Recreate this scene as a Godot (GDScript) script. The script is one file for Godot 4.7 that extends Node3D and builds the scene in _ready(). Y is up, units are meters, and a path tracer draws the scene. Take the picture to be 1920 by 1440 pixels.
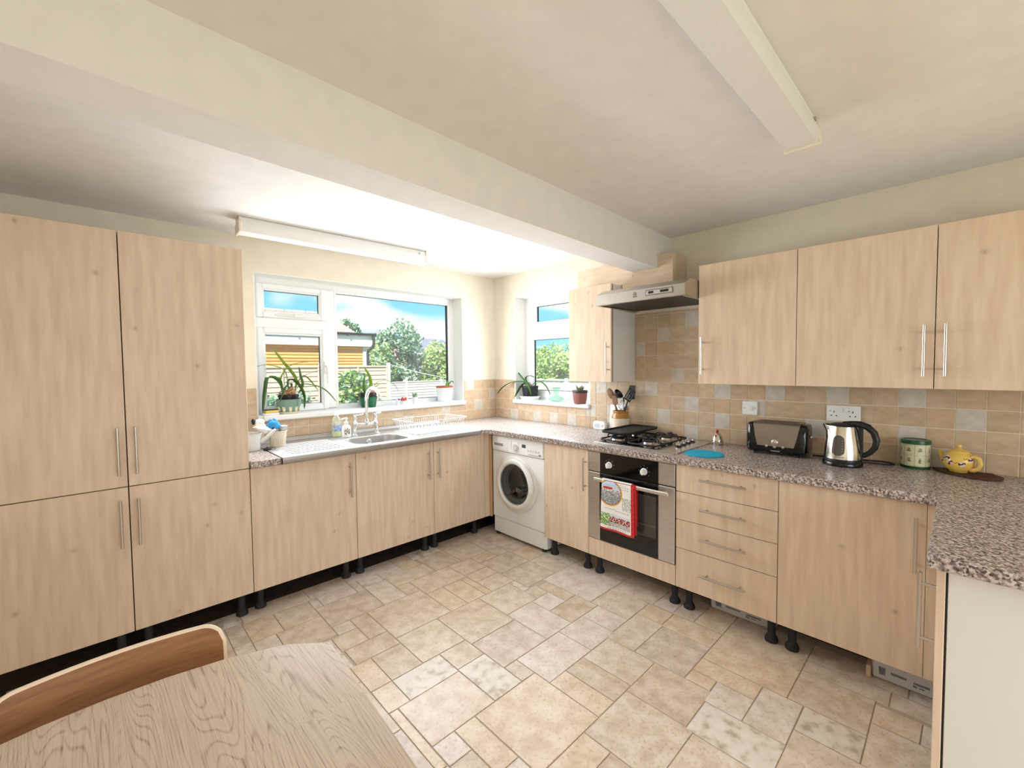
extends Node3D
# Kitchen of pale maple units round a corner with two windows, seen from the dining end.
# x runs along the window wall (0 at the corner, negative towards the tall units), z comes towards the viewer, y is up; metres.

const FL := 0.03        # finished floor
const CE := 2.308       # ceiling
const WT := 0.91        # worktop surface
var M := {}
var used := {}
var tile_mesh := {}


class MB:
	var v := PackedVector3Array()
	var n := PackedVector3Array()
	var u := PackedVector2Array()
	var t := Transform3D.IDENTITY

	func add(a: Vector3, b: Vector3, c: Vector3, na: Vector3, nb: Vector3, nc: Vector3, ua := Vector2.ZERO, ub := Vector2.ZERO, uc := Vector2.ZERO) -> void:
		var g := (c - a).cross(b - a)
		if g.length_squared() < 1e-18:
			return
		if g.dot(na + nb + nc) < 0.0:
			v.append_array([a, c, b]); n.append_array([na, nc, nb]); u.append_array([ua, uc, ub])
		else:
			v.append_array([a, b, c]); n.append_array([na, nb, nc]); u.append_array([ua, ub, uc])

	func quad(a: Vector3, b: Vector3, c: Vector3, d: Vector3, hint: Vector3, uvs := [Vector2(0, 1), Vector2(1, 1), Vector2(1, 0), Vector2(0, 0)]) -> void:
		a = t * a; b = t * b; c = t * c; d = t * d
		var k := (c - a).cross(d - b).normalized()
		if k.dot(t.basis * hint) < 0.0:
			k = -k
		add(a, b, c, k, k, k, uvs[0], uvs[1], uvs[2])
		add(a, c, d, k, k, k, uvs[0], uvs[2], uvs[3])

	func tri(a: Vector3, b: Vector3, c: Vector3, hint: Vector3) -> void:
		a = t * a; b = t * b; c = t * c
		var k := (b - a).cross(c - a).normalized()
		if k.dot(t.basis * hint) < 0.0:
			k = -k
		add(a, b, c, k, k, k)

	func box(lo: Vector3, hi: Vector3, b := 0.0) -> MB:
		var m := (lo + hi) / 2.0
		var h := ((hi - lo) / 2.0).abs()
		b = minf(b, minf(h.x, minf(h.y, h.z)) * 0.95)
		var p := func(s: Vector3, ax: int) -> Vector3:
			var q := h - Vector3.ONE * b
			q[ax] = h[ax]
			return m + q * s
		for ax in 3:
			var j := (ax + 1) % 3
			var k := (ax + 2) % 3
			for s in [-1.0, 1.0]:
				var c := []
				for w in [[-1, -1], [1, -1], [1, 1], [-1, 1]]:
					var sg := Vector3.ZERO
					sg[ax] = s; sg[j] = w[0]; sg[k] = w[1]
					c.append(p.call(sg, ax))
				var o := Vector3.ZERO
				o[ax] = s
				quad(c[0], c[1], c[2], c[3], o)
			if b > 0.0:
				for s1 in [-1.0, 1.0]:
					for s2 in [-1.0, 1.0]:
						var e := []
						for w in [-1.0, 1.0]:
							var sg := Vector3.ZERO
							sg[ax] = w; sg[j] = s1; sg[k] = s2
							e.append([p.call(sg, j), p.call(sg, k)])
						var o := Vector3.ZERO
						o[j] = s1; o[k] = s2
						quad(e[0][0], e[1][0], e[1][1], e[0][1], o)
		if b > 0.0:
			for sx in [-1.0, 1.0]:
				for sy in [-1.0, 1.0]:
					for sz in [-1.0, 1.0]:
						var sg := Vector3(sx, sy, sz)
						tri(p.call(sg, 0), p.call(sg, 1), p.call(sg, 2), sg)
		return self

	func grid(rows: Array, cu := false, cv := false, flip := false) -> MB:
		var R := []
		for r in rows:
			var q := PackedVector3Array()
			for a in r:
				q.append(t * a)
			R.append(q)
		var m: int = R.size()
		var w: int = R[0].size()
		var N := []
		for r in m:
			var z := PackedVector3Array()
			z.resize(w)
			N.append(z)
		var mr := m if cv else m - 1
		var wr := w if cu else w - 1
		for r in mr:
			for i in wr:
				var r2 := (r + 1) % m
				var i2 := (i + 1) % w
				var g: Vector3 = (R[r2][i2] - R[r][i]).cross(R[r][i2] - R[r2][i])
				if flip:
					g = -g
				N[r][i] += g; N[r][i2] += g; N[r2][i] += g; N[r2][i2] += g
		for r in mr:
			for i in wr:
				var r2 := (r + 1) % m
				var i2 := (i + 1) % w
				var ua := Vector2(float(i) / wr, float(r) / mr)
				var ub := Vector2(float(i + 1) / wr, float(r) / mr)
				var uc := Vector2(float(i + 1) / wr, float(r + 1) / mr)
				var ud := Vector2(float(i) / wr, float(r + 1) / mr)
				var na: Vector3 = N[r][i].normalized()
				var nb: Vector3 = N[r][i2].normalized()
				var nc: Vector3 = N[r2][i2].normalized()
				var nd: Vector3 = N[r2][i].normalized()
				add(R[r][i], R[r][i2], R[r2][i2], na, nb, nc, ua, ub, uc)
				add(R[r][i], R[r2][i2], R[r2][i], na, nc, nd, ua, uc, ud)
		return self

	func cap(ring: Array, hint: Vector3) -> void:
		var c := Vector3.ZERO
		for p in ring:
			c += p
		c /= ring.size()
		for i in ring.size():
			tri(ring[i], ring[(i + 1) % ring.size()], c, hint)

	func tube(path: Array, r, sides := 8, closed := false) -> MB:
		var rows := []
		var m := path.size()
		var side := Vector3.ZERO
		for i in m:
			var d: Vector3
			if closed:
				d = path[(i + 1) % m] - path[(i - 1 + m) % m]
			else:
				d = path[mini(i + 1, m - 1)] - path[maxi(i - 1, 0)]
			d = d.normalized()
			if side == Vector3.ZERO:
				side = d.cross(Vector3.UP if absf(d.y) < 0.9 else Vector3.RIGHT).normalized()
			side = (side - d * side.dot(d)).normalized()
			var up := d.cross(side)
			var rr: float = r[i] if r is Array else r
			var ring := PackedVector3Array()
			for k in sides:
				var a := TAU * k / sides
				ring.append(path[i] + (side * cos(a) + up * sin(a)) * rr)
			rows.append(ring)
		grid(rows, true, closed, true)
		if not closed:
			cap(Array(rows[0]), path[0] - path[1])
			cap(Array(rows[m - 1]), path[m - 1] - path[m - 2])
		return self

	func lathe(prof: Array, segs := 24, at := Vector3.ZERO, sharp := 40.0) -> MB:
		# prof: Vector2(radius, height) from the bottom up along the outside
		var part := [prof[0]]
		for i in range(1, prof.size()):
			part.append(prof[i])
			var last := i == prof.size() - 1
			if not last:
				var a: Vector2 = prof[i] - prof[i - 1]
				var b: Vector2 = prof[i + 1] - prof[i]
				if absf(rad_to_deg(a.angle_to(b))) < sharp:
					continue
			var rows := []
			for q in part:
				var ring := PackedVector3Array()
				for k in segs:
					var an := TAU * k / segs
					ring.append(at + Vector3(cos(an) * q.x, q.y, sin(an) * q.x))
				rows.append(ring)
			grid(rows, true, false)
			part = [prof[i]]
		return self

	func slab(poly: Array, y0: float, y1: float, r := 0.003, steps := 2) -> MB:
		# plan polygon of Vector2(x, z), raised from y0 to y1 with rounded edges
		var P := PackedVector2Array(poly)
		if not Geometry2D.is_polygon_clockwise(P):
			P.reverse()
		var m := P.size()
		var en := []
		for i in m:
			var d := (P[(i + 1) % m] - P[i]).normalized()
			en.append(Vector2(d.y, -d.x))
		var c := Vector2.ZERO
		for p in P:
			c += p
		var area := 0.0
		for i in m:
			area += P[i].cross(P[(i + 1) % m])
		if area < 0.0:
			for i in m:
				en[i] = -en[i]
		var rings := []
		if r <= 0.0:
			rings = [[0.0, y0, 0.0], [0.0, y1, 0.0]]
		else:
			for k in steps + 1:
				var a := -PI / 2 + PI / 2 * k / steps
				rings.append([r * (1 - cos(a)), y0 + r + r * sin(a), a])
			for k in steps + 1:
				var a := PI / 2 * k / steps
				rings.append([r * (1 - cos(a)), y1 - r + r * sin(a), a])
		var place := func(i: int, ins: float, y: float) -> Vector3:
			var n1: Vector2 = en[(i - 1 + m) % m]
			var n2: Vector2 = en[i]
			var o := P[i] - (n1 + n2) / maxf(0.25, 1.0 + n1.dot(n2)) * ins
			return t * Vector3(o.x, y, o.y)
		var nrm := func(i: int, e: int, a: float) -> Vector3:
			var n1: Vector2 = en[(i - 1 + m) % m]
			var n2: Vector2 = en[i]
			var k: Vector2 = (n1 + n2).normalized() if n1.dot(n2) > 0.8 else en[e]
			return (t.basis * Vector3(k.x * cos(a), sin(a), k.y * cos(a))).normalized()
		for j in rings.size() - 1:
			var A: Array = rings[j]
			var B: Array = rings[j + 1]
			for i in m:
				var i2 := (i + 1) % m
				var a: Vector3 = place.call(i, A[0], A[1])
				var b: Vector3 = place.call(i2, A[0], A[1])
				var cc: Vector3 = place.call(i2, B[0], B[1])
				var d: Vector3 = place.call(i, B[0], B[1])
				var na: Vector3 = nrm.call(i, i, A[2])
				var nb: Vector3 = nrm.call(i2, i, A[2])
				var nc: Vector3 = nrm.call(i2, i, B[2])
				var nd: Vector3 = nrm.call(i, i, B[2])
				add(a, b, cc, na, nb, nc); add(a, cc, d, na, nc, nd)
		var tr := Geometry2D.triangulate_polygon(P)
		var last: Array = rings[rings.size() - 1]
		for e in [[rings[0], -1.0], [last, 1.0]]:
			var k := (t.basis * Vector3(0, e[1], 0)).normalized()
			for i in range(0, tr.size(), 3):
				add(place.call(tr[i], e[0][0], e[0][1]), place.call(tr[i + 1], e[0][0], e[0][1]), place.call(tr[i + 2], e[0][0], e[0][1]), k, k, k, P[tr[i]], P[tr[i + 1]], P[tr[i + 2]])
		return self

	func ball(c: Vector3, r: Vector3, segs := 12) -> MB:
		var rows := []
		for j in segs / 2 + 1:
			var a := -PI / 2 + PI * j / (segs / 2)
			var ring := PackedVector3Array()
			for k in segs:
				var b := TAU * k / segs
				ring.append(c + Vector3(cos(a) * cos(b), sin(a), cos(a) * sin(b)) * r)
			rows.append(ring)
		return grid(rows, true, false)

	func leaf(path: Array, width: float, side: Vector3, thick := 0.004, taper := 0.15) -> MB:
		# strap leaf with a shallow channel: a closed lens section swept along the path
		var cv := Curve3D.new()
		for p in path:
			cv.add_point(p)
		for i in range(1, path.size() - 1):
			var d: Vector3 = (path[i + 1] - path[i - 1]) / 6.0
			cv.set_point_in(i, -d); cv.set_point_out(i, d)
		var rows := []
		var L := cv.get_baked_length()
		for j in 15:
			var f := j / 14.0
			var p := cv.sample_baked(L * f, true)
			var d := (cv.sample_baked(minf(L, L * f + 0.004), true) - cv.sample_baked(maxf(0, L * f - 0.004), true)).normalized()
			var s := (side - d * side.dot(d)).normalized()
			var up := d.cross(s)
			var w := width / 2.0 * (taper + (1 - taper) * minf(1.0, f * 4.0)) * sqrt(maxf(0.002, 1.0 - pow(f, 3.0)))
			rows.append(PackedVector3Array([p - s * w + up * w * 0.3, p - up * thick * 0.5, p + s * w + up * w * 0.3, p + up * thick * 0.5]))
		grid(rows, true, false, true)
		return self

	func mesh(off: Vector3) -> ArrayMesh:
		var vv := v.duplicate()
		for i in vv.size():
			vv[i] -= off
		var a := []
		a.resize(Mesh.ARRAY_MAX)
		a[Mesh.ARRAY_VERTEX] = vv; a[Mesh.ARRAY_NORMAL] = n; a[Mesh.ARRAY_TEX_UV] = u
		var m := ArrayMesh.new()
		m.add_surface_from_arrays(Mesh.PRIMITIVE_TRIANGLES, a)
		return m

	func base() -> Vector3:
		var lo := v[0]
		var hi := v[0]
		for p in v:
			lo = lo.min(p); hi = hi.max(p)
		return Vector3((lo.x + hi.x) / 2, lo.y, (lo.z + hi.z) / 2)


func mb() -> MB:
	return MB.new()


func numbered(called: String) -> String:
	used[called] = used.get(called, -1) + 1
	return called if used[called] == 0 else "%s_%03d" % [called, used[called]]


func tag(o: Node, label := "", category := "", group := "", kind := "") -> void:
	if label: o.set_meta("label", label)
	if category: o.set_meta("category", category)
	if group: o.set_meta("group", group)
	if kind: o.set_meta("kind", kind)


func thing(called: String, label: String, category: String, at := Vector3.ZERO, group := "", kind := "") -> Node3D:
	var o := Node3D.new()
	o.name = numbered(called)
	o.position = at
	tag(o, label, category, group, kind)
	add_child(o)
	return o


func obj(called: String, b: MB, m: Material, parent: Node3D = null, label := "", category := "", group := "", kind := "") -> MeshInstance3D:
	# shapes are built in room coordinates; the mesh is stored relative to its thing
	var o := MeshInstance3D.new()
	var off := Vector3.ZERO
	if parent == null:
		off = b.base()
		o.position = off
		o.name = numbered(called)
		add_child(o)
	else:
		var p: Node = parent
		while p != self:
			off += (p as Node3D).position
			p = p.get_parent()
		o.name = called
		parent.add_child(o, true)
	o.mesh = b.mesh(off)
	o.material_override = m
	tag(o, label, category, group, kind)
	return o


func V(x: float, y: float, z: float) -> Vector3:
	return Vector3(x, y, z)


func rrect(x0: float, z0: float, x1: float, z1: float, r: float, k := 5) -> Array:
	var p := []
	for c in [[x1 - r, z1 - r, 0.0], [x0 + r, z1 - r, PI / 2], [x0 + r, z0 + r, PI], [x1 - r, z0 + r, PI * 1.5]]:
		for i in k + 1:
			var a: float = c[2] + PI / 2 * i / k
			p.append(Vector2(c[0] + cos(a) * r, c[1] + sin(a) * r))
	return p


func circle(cx: float, cz: float, r: float, k := 24) -> Array:
	var p := []
	for i in k:
		p.append(Vector2(cx + cos(TAU * i / k) * r, cz + sin(TAU * i / k) * r))
	return p


# ---------------------------------------------------------------- materials

func ntex(freq: float, oct: int, stops: Array, sd: int, size := 512, type := FastNoiseLite.TYPE_SIMPLEX_SMOOTH, hard := false) -> NoiseTexture2D:
	var f := FastNoiseLite.new()
	f.seed = sd; f.frequency = freq; f.noise_type = type
	f.fractal_type = FastNoiseLite.FRACTAL_FBM if oct > 1 else FastNoiseLite.FRACTAL_NONE
	f.fractal_octaves = oct
	if type == FastNoiseLite.TYPE_CELLULAR:
		f.cellular_return_type = FastNoiseLite.RETURN_CELL_VALUE
		f.domain_warp_enabled = true
		f.domain_warp_amplitude = 12.0
		f.domain_warp_frequency = freq * 1.5
	var g := Gradient.new()
	g.interpolation_mode = Gradient.GRADIENT_INTERPOLATE_CONSTANT if hard else Gradient.GRADIENT_INTERPOLATE_LINEAR
	var o := PackedFloat32Array()
	var c := PackedColorArray()
	for s in stops:
		o.append(s[0]); c.append(s[1])
	g.offsets = o; g.colors = c
	var tx := NoiseTexture2D.new()
	tx.width = size; tx.height = size; tx.seamless = true; tx.noise = f; tx.color_ramp = g
	return tx


func mt(col: Color, rough := 0.6, metal := 0.0, tex: Texture2D = null, sc := Vector3.ONE, world := true) -> StandardMaterial3D:
	var m := StandardMaterial3D.new()
	m.albedo_color = col; m.roughness = rough; m.metallic = metal
	if tex:
		m.albedo_texture = tex
		m.uv1_triplanar = true; m.uv1_world_triplanar = world; m.uv1_scale = sc
		m.uv1_triplanar_sharpness = 8.0
	return m


func detail(m: StandardMaterial3D, tex: Texture2D, sc: Vector3, world := true) -> StandardMaterial3D:
	m.detail_enabled = true; m.detail_albedo = tex; m.detail_blend_mode = BaseMaterial3D.BLEND_MODE_MUL
	m.detail_uv_layer = BaseMaterial3D.DETAIL_UV_2
	m.uv2_triplanar = true; m.uv2_world_triplanar = world; m.uv2_scale = sc; m.uv2_triplanar_sharpness = 8.0
	return m


func C(r: int, g: int, b: int) -> Color:
	return Color(r / 255.0, g / 255.0, b / 255.0)


func glass(a: float, col := Color.WHITE) -> StandardMaterial3D:
	var m := mt(Color(col.r, col.g, col.b, a), 0.02)
	m.transparency = BaseMaterial3D.TRANSPARENCY_ALPHA
	return m


func knot_image(sd: int) -> ImageTexture:
	# soft blotches and the odd small knot of maple, 1 m to a side, wrapping round
	var r := RandomNumberGenerator.new()
	r.seed = sd
	var S := 256
	var a := PackedFloat32Array()
	a.resize(S * S)
	a.fill(1.0)
	for k in 46:
		var knot := k < 6
		var cx := r.randf() * S
		var cy := r.randf() * S
		var rx := r.randf_range(1.2, 2.2) if knot else r.randf_range(5, 16)
		var ry := r.randf_range(1.0, 2.4) if knot else r.randf_range(8, 30)
		var d := r.randf_range(0.08, 0.17) if knot else r.randf_range(-0.02, 0.03)
		for y in range(int(cy - ry * 2.2), int(cy + ry * 2.2) + 1):
			for x in range(int(cx - rx * 2.2), int(cx + rx * 2.2) + 1):
				var q := pow((x - cx) / rx, 2) + pow((y - cy) / ry, 2)
				a[posmod(y, S) * S + posmod(x, S)] -= d * exp(-q)
		if knot:
			for x in range(int(cx - 9), int(cx + 10)):
				for y in range(int(cy - 4), int(cy + 5)):
					a[posmod(y, S) * S + posmod(x, S)] -= 0.03 * exp(-pow((x - cx) / 5.0, 2) - pow((y - cy) / 1.6, 2))
	var im := Image.create(S, S, false, Image.FORMAT_RGB8)
	for y in S:
		for x in S:
			var w := clampf(a[y * S + x], 0.0, 1.0)
			im.set_pixel(x, y, Color(w, pow(w, 1.15), pow(w, 1.3)))
	return ImageTexture.create_from_image(im)


func oak_image(base: Color, dark: Color, sd: int, W := 384, H := 768) -> ImageTexture:
	# crown-cut oak: contour lines of a stretched field, with short dark pores
	var f := FastNoiseLite.new()
	f.seed = sd; f.frequency = 1.0; f.fractal_octaves = 3
	var g := FastNoiseLite.new()
	g.seed = sd + 7; g.frequency = 1.0; g.fractal_type = FastNoiseLite.FRACTAL_NONE
	var im := Image.create(W, H, false, Image.FORMAT_RGB8)
	for y in H:
		for x in W:
			var px := float(x) / W
			var py := float(y) / H
			var h := f.get_noise_2d(px * 1.6, py * 0.5) * 16.0 + px * 22.0
			var ring := pow(0.5 + 0.5 * sin(h * TAU), 9.0)
			var pore := g.get_noise_2d(px * 170.0, py * 6.0)
			var k := ring * 0.30 + maxf(0.0, pore - 0.1) * (0.42 + ring * 0.6) + g.get_noise_2d(px * 30.0, py * 2.0 + 40) * 0.10
			im.set_pixel(x, y, base.lerp(dark, clampf(k, 0.0, 1.0)))
	return ImageTexture.create_from_image(im)


func materials() -> void:
	var grain := ntex(0.028, 4, [[0.0, C(216, 191, 165)], [0.4, C(223, 200, 175)], [0.6, C(227, 205, 180)], [1.0, C(234, 213, 190)]], 11)
	var knots := knot_image(5)
	M.maple = []
	for i in 6:
		var w := mt(Color(1, 1, 1), 0.42, 0.0, grain, V(1.7, 0.16, 1.7))
		w.uv1_offset = V(i * 0.37, i * 0.13, i * 0.29)
		detail(w, knots, V(1.05, 0.8, 1.05))
		w.uv2_offset = V(i * 0.31, i * 0.17, i * 0.23)
		w.metallic_specular = 0.4
		M.maple.append(w)
	M.maple_h = M.maple[1].duplicate()
	M.maple_h.uv1_scale = V(0.16, 1.7, 0.16)
	M.maple_edge = mt(C(206, 170, 128), 0.5)
	M.carcass = mt(C(226, 224, 220), 0.5)
	M.shadow_gap = mt(C(60, 42, 30), 0.8)
	M.wall = mt(C(240, 232, 215), 0.85, 0.0, ntex(0.02, 3, [[0, C(247, 247, 247)], [1, C(255, 255, 255)]], 3), V(0.7, 0.7, 0.7))
	M.ceiling = mt(C(242, 239, 235), 0.9, 0.0, ntex(0.02, 3, [[0, C(248, 248, 248)], [1, C(255, 255, 255)]], 4), V(0.7, 0.7, 0.7))
	M.upvc = mt(C(243, 245, 247), 0.3)
	M.gasket = mt(C(40, 46, 54), 0.6)
	M.white = mt(C(242, 242, 240), 0.35)
	M.plaster = mt(C(246, 245, 241), 0.8)
	M.grout = mt(C(240, 229, 208), 0.9)
	var tb := [[0, C(192, 166, 138)], [0.4, C(203, 179, 150)], [0.7, C(208, 185, 158)], [1, C(216, 196, 170)]]
	var ttex := ntex(0.012, 5, tb, 21)
	M.tile = []
	for c in [Color(1, 1, 1), Color(0.965, 0.96, 0.95), Color(1.0, 0.975, 0.95)]:
		var m := mt(c, 0.38, 0.0, ttex, V(2.0, 3.4, 2.0))
		m.uv1_offset = V(M.tile.size() * 0.4, 0, 0)
		M.tile.append(m)
	var tg := ntex(0.014, 4, [[0, C(196, 186, 172)], [1, C(216, 208, 197)]], 22)
	M.tile_grey = mt(Color(1, 1, 1), 0.38, 0.0, tg, V(2.2, 2.2, 2.2))
	# worktop: speckled pink-grey granite print
	var gr := ntex(0.085, 1, [[0, C(98, 88, 88)], [0.16, C(146, 132, 128)], [0.36, C(184, 170, 164)], [0.58, C(208, 196, 189)], [0.8, C(224, 214, 208)]], 31, 1024, FastNoiseLite.TYPE_CELLULAR, true)
	M.granite = mt(Color(1, 1, 1), 0.3, 0.0, gr, V(2.3, 2.3, 2.3))
	detail(M.granite, ntex(0.045, 3, [[0, C(140, 136, 136)], [0.42, C(232, 230, 230)], [0.6, C(255, 255, 255)], [1, C(255, 255, 255)]], 32, 512), V(2.3, 2.3, 2.3))
	# stone-print floor
	M.floor = []
	var ramps := [
		[C(206, 190, 168), C(222, 208, 189), C(232, 221, 205)],
		[C(198, 180, 157), C(215, 200, 180), C(226, 213, 196)],
		[C(212, 199, 184), C(226, 215, 203), C(235, 227, 217)],
		[C(196, 180, 163), C(214, 200, 185), C(226, 216, 203)],
		[C(211, 190, 162), C(225, 208, 182), C(233, 219, 198)],
	]
	for i in 5:
		var R: Array = ramps[i]
		var m := mt(Color(1.0, 0.984, 0.99), 0.34, 0.0, ntex(0.011, 5, [[0.1, R[0]], [0.5, R[1]], [0.85, R[2]]], 40 + i), V(1.7, 1.7, 1.7))
		detail(m, ntex(0.05, 4, [[0, C(214, 207, 198)], [0.26, C(248, 245, 240)], [0.45, C(255, 255, 255)], [1, C(255, 255, 255)]], 50 + i % 2, 512), V(1.9, 1.9, 1.9))
		M.floor.append(m)
	var pit := mt(Color(1, 1, 1), 0.36, 0.0, ntex(0.016, 5, [[0.12, C(184, 170, 155)], [0.30, C(209, 197, 181)], [0.45, C(224, 215, 202)], [0.8, C(232, 225, 213)]], 61), V(1.6, 1.6, 1.6))
	M.floor.append(pit)
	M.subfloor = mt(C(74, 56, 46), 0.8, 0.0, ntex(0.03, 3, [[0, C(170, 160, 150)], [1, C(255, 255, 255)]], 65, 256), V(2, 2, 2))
	M.floor_grout = mt(C(188, 174, 156), 0.7)
	var brushed := ntex(0.02, 3, [[0, C(196, 193, 188)], [1, C(210, 207, 203)]], 71)
	M.steel = mt(Color(1, 1, 1), 0.3, 1.0, brushed, V(1.2, 30, 30))
	M.sink_steel = mt(C(226, 227, 230), 0.44, 1.0, brushed, V(1.2, 30, 30))
	M.steel_v = mt(Color(1, 1, 1), 0.34, 1.0, brushed, V(6, 6, 0.8))
	M.chrome = mt(C(226, 228, 230), 0.07, 1.0)
	M.nickel = mt(C(198, 191, 184), 0.28, 1.0)
	M.black = mt(C(22, 22, 24), 0.4)
	M.black_gloss = mt(C(10, 10, 12), 0.06)
	M.black_glass = mt(C(16, 16, 18), 0.04)
	M.iron = mt(C(30, 29, 30), 0.55)
	M.rubber = mt(C(34, 34, 36), 0.7)
	M.glass = glass(0.04)
	M.glass.metallic_specular = 0.12
	M.leaf = mt(C(134, 168, 56), 0.42)
	M.leaf.backlight_enabled = true; M.leaf.backlight = Color(0.35, 0.5, 0.08)
	M.leaf_dark = mt(C(74, 120, 56), 0.42)
	M.leaf_dark.backlight_enabled = true; M.leaf_dark.backlight = Color(0.16, 0.3, 0.08)
	M.soil = mt(C(52, 40, 32), 0.95, 0.0, ntex(0.08, 3, [[0, C(120, 110, 100)], [1, C(255, 255, 255)]], 81, 256), V(6, 6, 6))
	M.bulb = mt(C(214, 180, 148), 0.6, 0.0, ntex(0.03, 3, [[0.3, C(110, 70, 50)], [0.5, C(250, 236, 214)], [0.8, C(255, 250, 240)]], 82, 256), V(14, 8, 14))
	M.oak = mt(Color(1, 1, 1), 0.36, 0.0, oak_image(C(214, 194, 174), C(146, 118, 97), 3), V(3.0, 1.0, 1.2))
	M.oak_edge = mt(C(228, 202, 170), 0.45)
	M.oak_v = mt(C(164, 117, 76), 0.42, 0.0, ntex(0.03, 4, [[0, C(205, 195, 185)], [0.5, C(235, 230, 222)], [1, C(255, 255, 255)]], 83), V(0.5, 5, 0.5))
	M.ply_edge = mt(C(246, 226, 200), 0.5)


# ---------------------------------------------------------------- light and view

func sky_texture() -> ImageTexture:
	var W := 1024
	var H := 512
	var f := FastNoiseLite.new()
	f.seed = 19; f.frequency = 1.0; f.fractal_octaves = 5; f.fractal_gain = 0.52
	var im := Image.create(W, H, false, Image.FORMAT_RGBF)
	for y in H:
		var e := PI / 2 - PI * (y + 0.5) / H
		var hz := pow(1.0 - clampf(sin(e), 0.0, 1.0), 3.0)
		var blue := Color(0.12, 0.52, 0.95).lerp(Color(0.30, 0.82, 1.05), hz)
		for x in W:
			if e <= 0.0:
				im.set_pixel(x, y, Color(0.6, 0.66, 0.66))
				continue
			var a := TAU * (x + 0.5) / W
			var q := Vector3(cos(e) * cos(a), sin(e) * 2.1, cos(e) * sin(a)) * 1.9
			var c := smoothstep(0.0, 0.26, f.get_noise_3dv(q) + 0.02)
			im.set_pixel(x, y, blue.lerp(Color(1.12, 1.14, 1.16), c))
	return ImageTexture.create_from_image(im)


func daylight(at: Vector3, look: Vector3, w: float, h: float, power: float, col: Color) -> void:
	var l := AreaLight3D.new()
	l.name = numbered("window_daylight")
	l.area_size = Vector2(w, h)
	l.area_normalize_energy = true
	l.light_energy = power
	l.light_color = col
	l.set("area_range", 14.0); l.set("area_attenuation", 2.0)
	l.shadow_enabled = true
	add_child(l)
	l.look_at_from_position(at, at + look, Vector3.UP)


func view_and_light() -> void:
	var cam := Camera3D.new()
	cam.name = "camera"
	cam.fov = rad_to_deg(2.0 * atan(720.0 / 808.77))
	cam.keep_aspect = Camera3D.KEEP_HEIGHT
	cam.near = 0.05
	cam.far = 400.0
	cam.transform = Transform3D(Basis(V(0.72256, -0.0102, 0.69124), V(0.03585, 0.9991, -0.02274), V(-0.69038, 0.04121, 0.72227)).orthonormalized(), V(-2.9325, 1.4229, 3.3167))
	add_child(cam)
	cam.current = true
	var env := Environment.new()
	env.background_mode = Environment.BG_SKY
	var sm := PanoramaSkyMaterial.new()
	sm.panorama = sky_texture()
	var sky := Sky.new()
	sky.sky_material = sm
	env.sky = sky
	env.background_energy_multiplier = 0.66
	env.tonemap_mode = Environment.TONE_MAPPER_LINEAR
	env.tonemap_exposure = 1.68
	env.sdfgi_enabled = true; env.ssao_enabled = true; env.ssil_enabled = true
	var we := WorldEnvironment.new()
	we.name = "world"
	we.environment = env
	add_child(we)
	var sun := DirectionalLight3D.new()
	sun.name = "sun"
	sun.light_energy = 1.5
	sun.light_color = Color(1.0, 0.97, 0.9)
	sun.shadow_enabled = true
	sun.light_angular_distance = 0.5
	add_child(sun)
	sun.look_at_from_position(Vector3.ZERO, V(0.6, -0.8, -0.6), Vector3.UP)
	# daylight through the two kitchen windows and the glazed doors behind the viewer
	daylight(V(-1.286, 1.54, 0.085), V(0, -0.08, 1), 1.7, 0.74, 2.45, Color(0.96, 0.98, 1.0))
	daylight(V(-0.085, 1.54, 0.74), V(-1, -0.08, 0), 0.80, 0.74, 0.95, Color(0.96, 0.98, 1.0))
	daylight(V(-2.3, 1.15, 5.75), V(0, -1.6, -1), 2.2, 2.0, 4.8, Color(0.98, 0.97, 0.98))


# ---------------------------------------------------------------- the room

func tiles(parent: Node3D, regions: Array, u0: float, pu: float, v0: float, pv: float, right: bool, grey: Dictionary, extra_grey := 0.0) -> void:
	# glazed square tiles with recessed joints; regions are [u0, v0, u1, v1] along the wall and up it
	var r := RandomNumberGenerator.new()
	r.seed = 77 if right else 78
	var gb := mb()
	for q in regions:
		if right:
			gb.box(V(-0.004, q[1], q[0]), V(0.002, q[3], q[2]))
		else:
			gb.box(V(q[0], q[1], -0.002), V(q[2], q[3], 0.004))
	obj("grout", gb, M.grout, parent)
	for i in range(-30, 44):
		for j in range(-1, 12):
			var a0 := u0 + pu * i
			var b0 := v0 + pv * j
			var isg: bool = grey.has(Vector2i(i, j)) or (extra_grey > 0.0 and r.randf() < extra_grey)
			var pick := r.randi() % 3
			for q in regions:
				var lo := Vector2(maxf(a0, q[0]), maxf(b0, q[1])) + Vector2.ONE * 0.0016
				var hi := Vector2(minf(a0 + pu, q[2]), minf(b0 + pv, q[3])) - Vector2.ONE * 0.0016
				if hi.x - lo.x < 0.012 or hi.y - lo.y < 0.012:
					continue
				var sz := hi - lo
				var key := "%d %d %s" % [roundi(sz.x * 1000), roundi(sz.y * 1000), right]
				if not tile_mesh.has(key):
					var b := mb()
					if right:
						b.box(V(-0.0065, 0, 0), V(-0.003, sz.y, sz.x), 0.0015)
					else:
						b.box(V(0, 0, 0.003), V(sz.x, sz.y, 0.0065), 0.0015)
					tile_mesh[key] = b.mesh(Vector3.ZERO)
				var o := MeshInstance3D.new()
				o.name = "tile"
				o.mesh = tile_mesh[key]
				o.material_override = M.tile_grey if isg else M.tile[pick]
				o.position = (V(0, lo.y, lo.x) if right else V(lo.x, lo.y, 0)) - parent.position
				parent.add_child(o, true)


func pane(parent: Node3D, lo: Vector3, hi: Vector3) -> void:
	obj("pane", mb().box(lo, hi), M.glass, parent)


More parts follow.
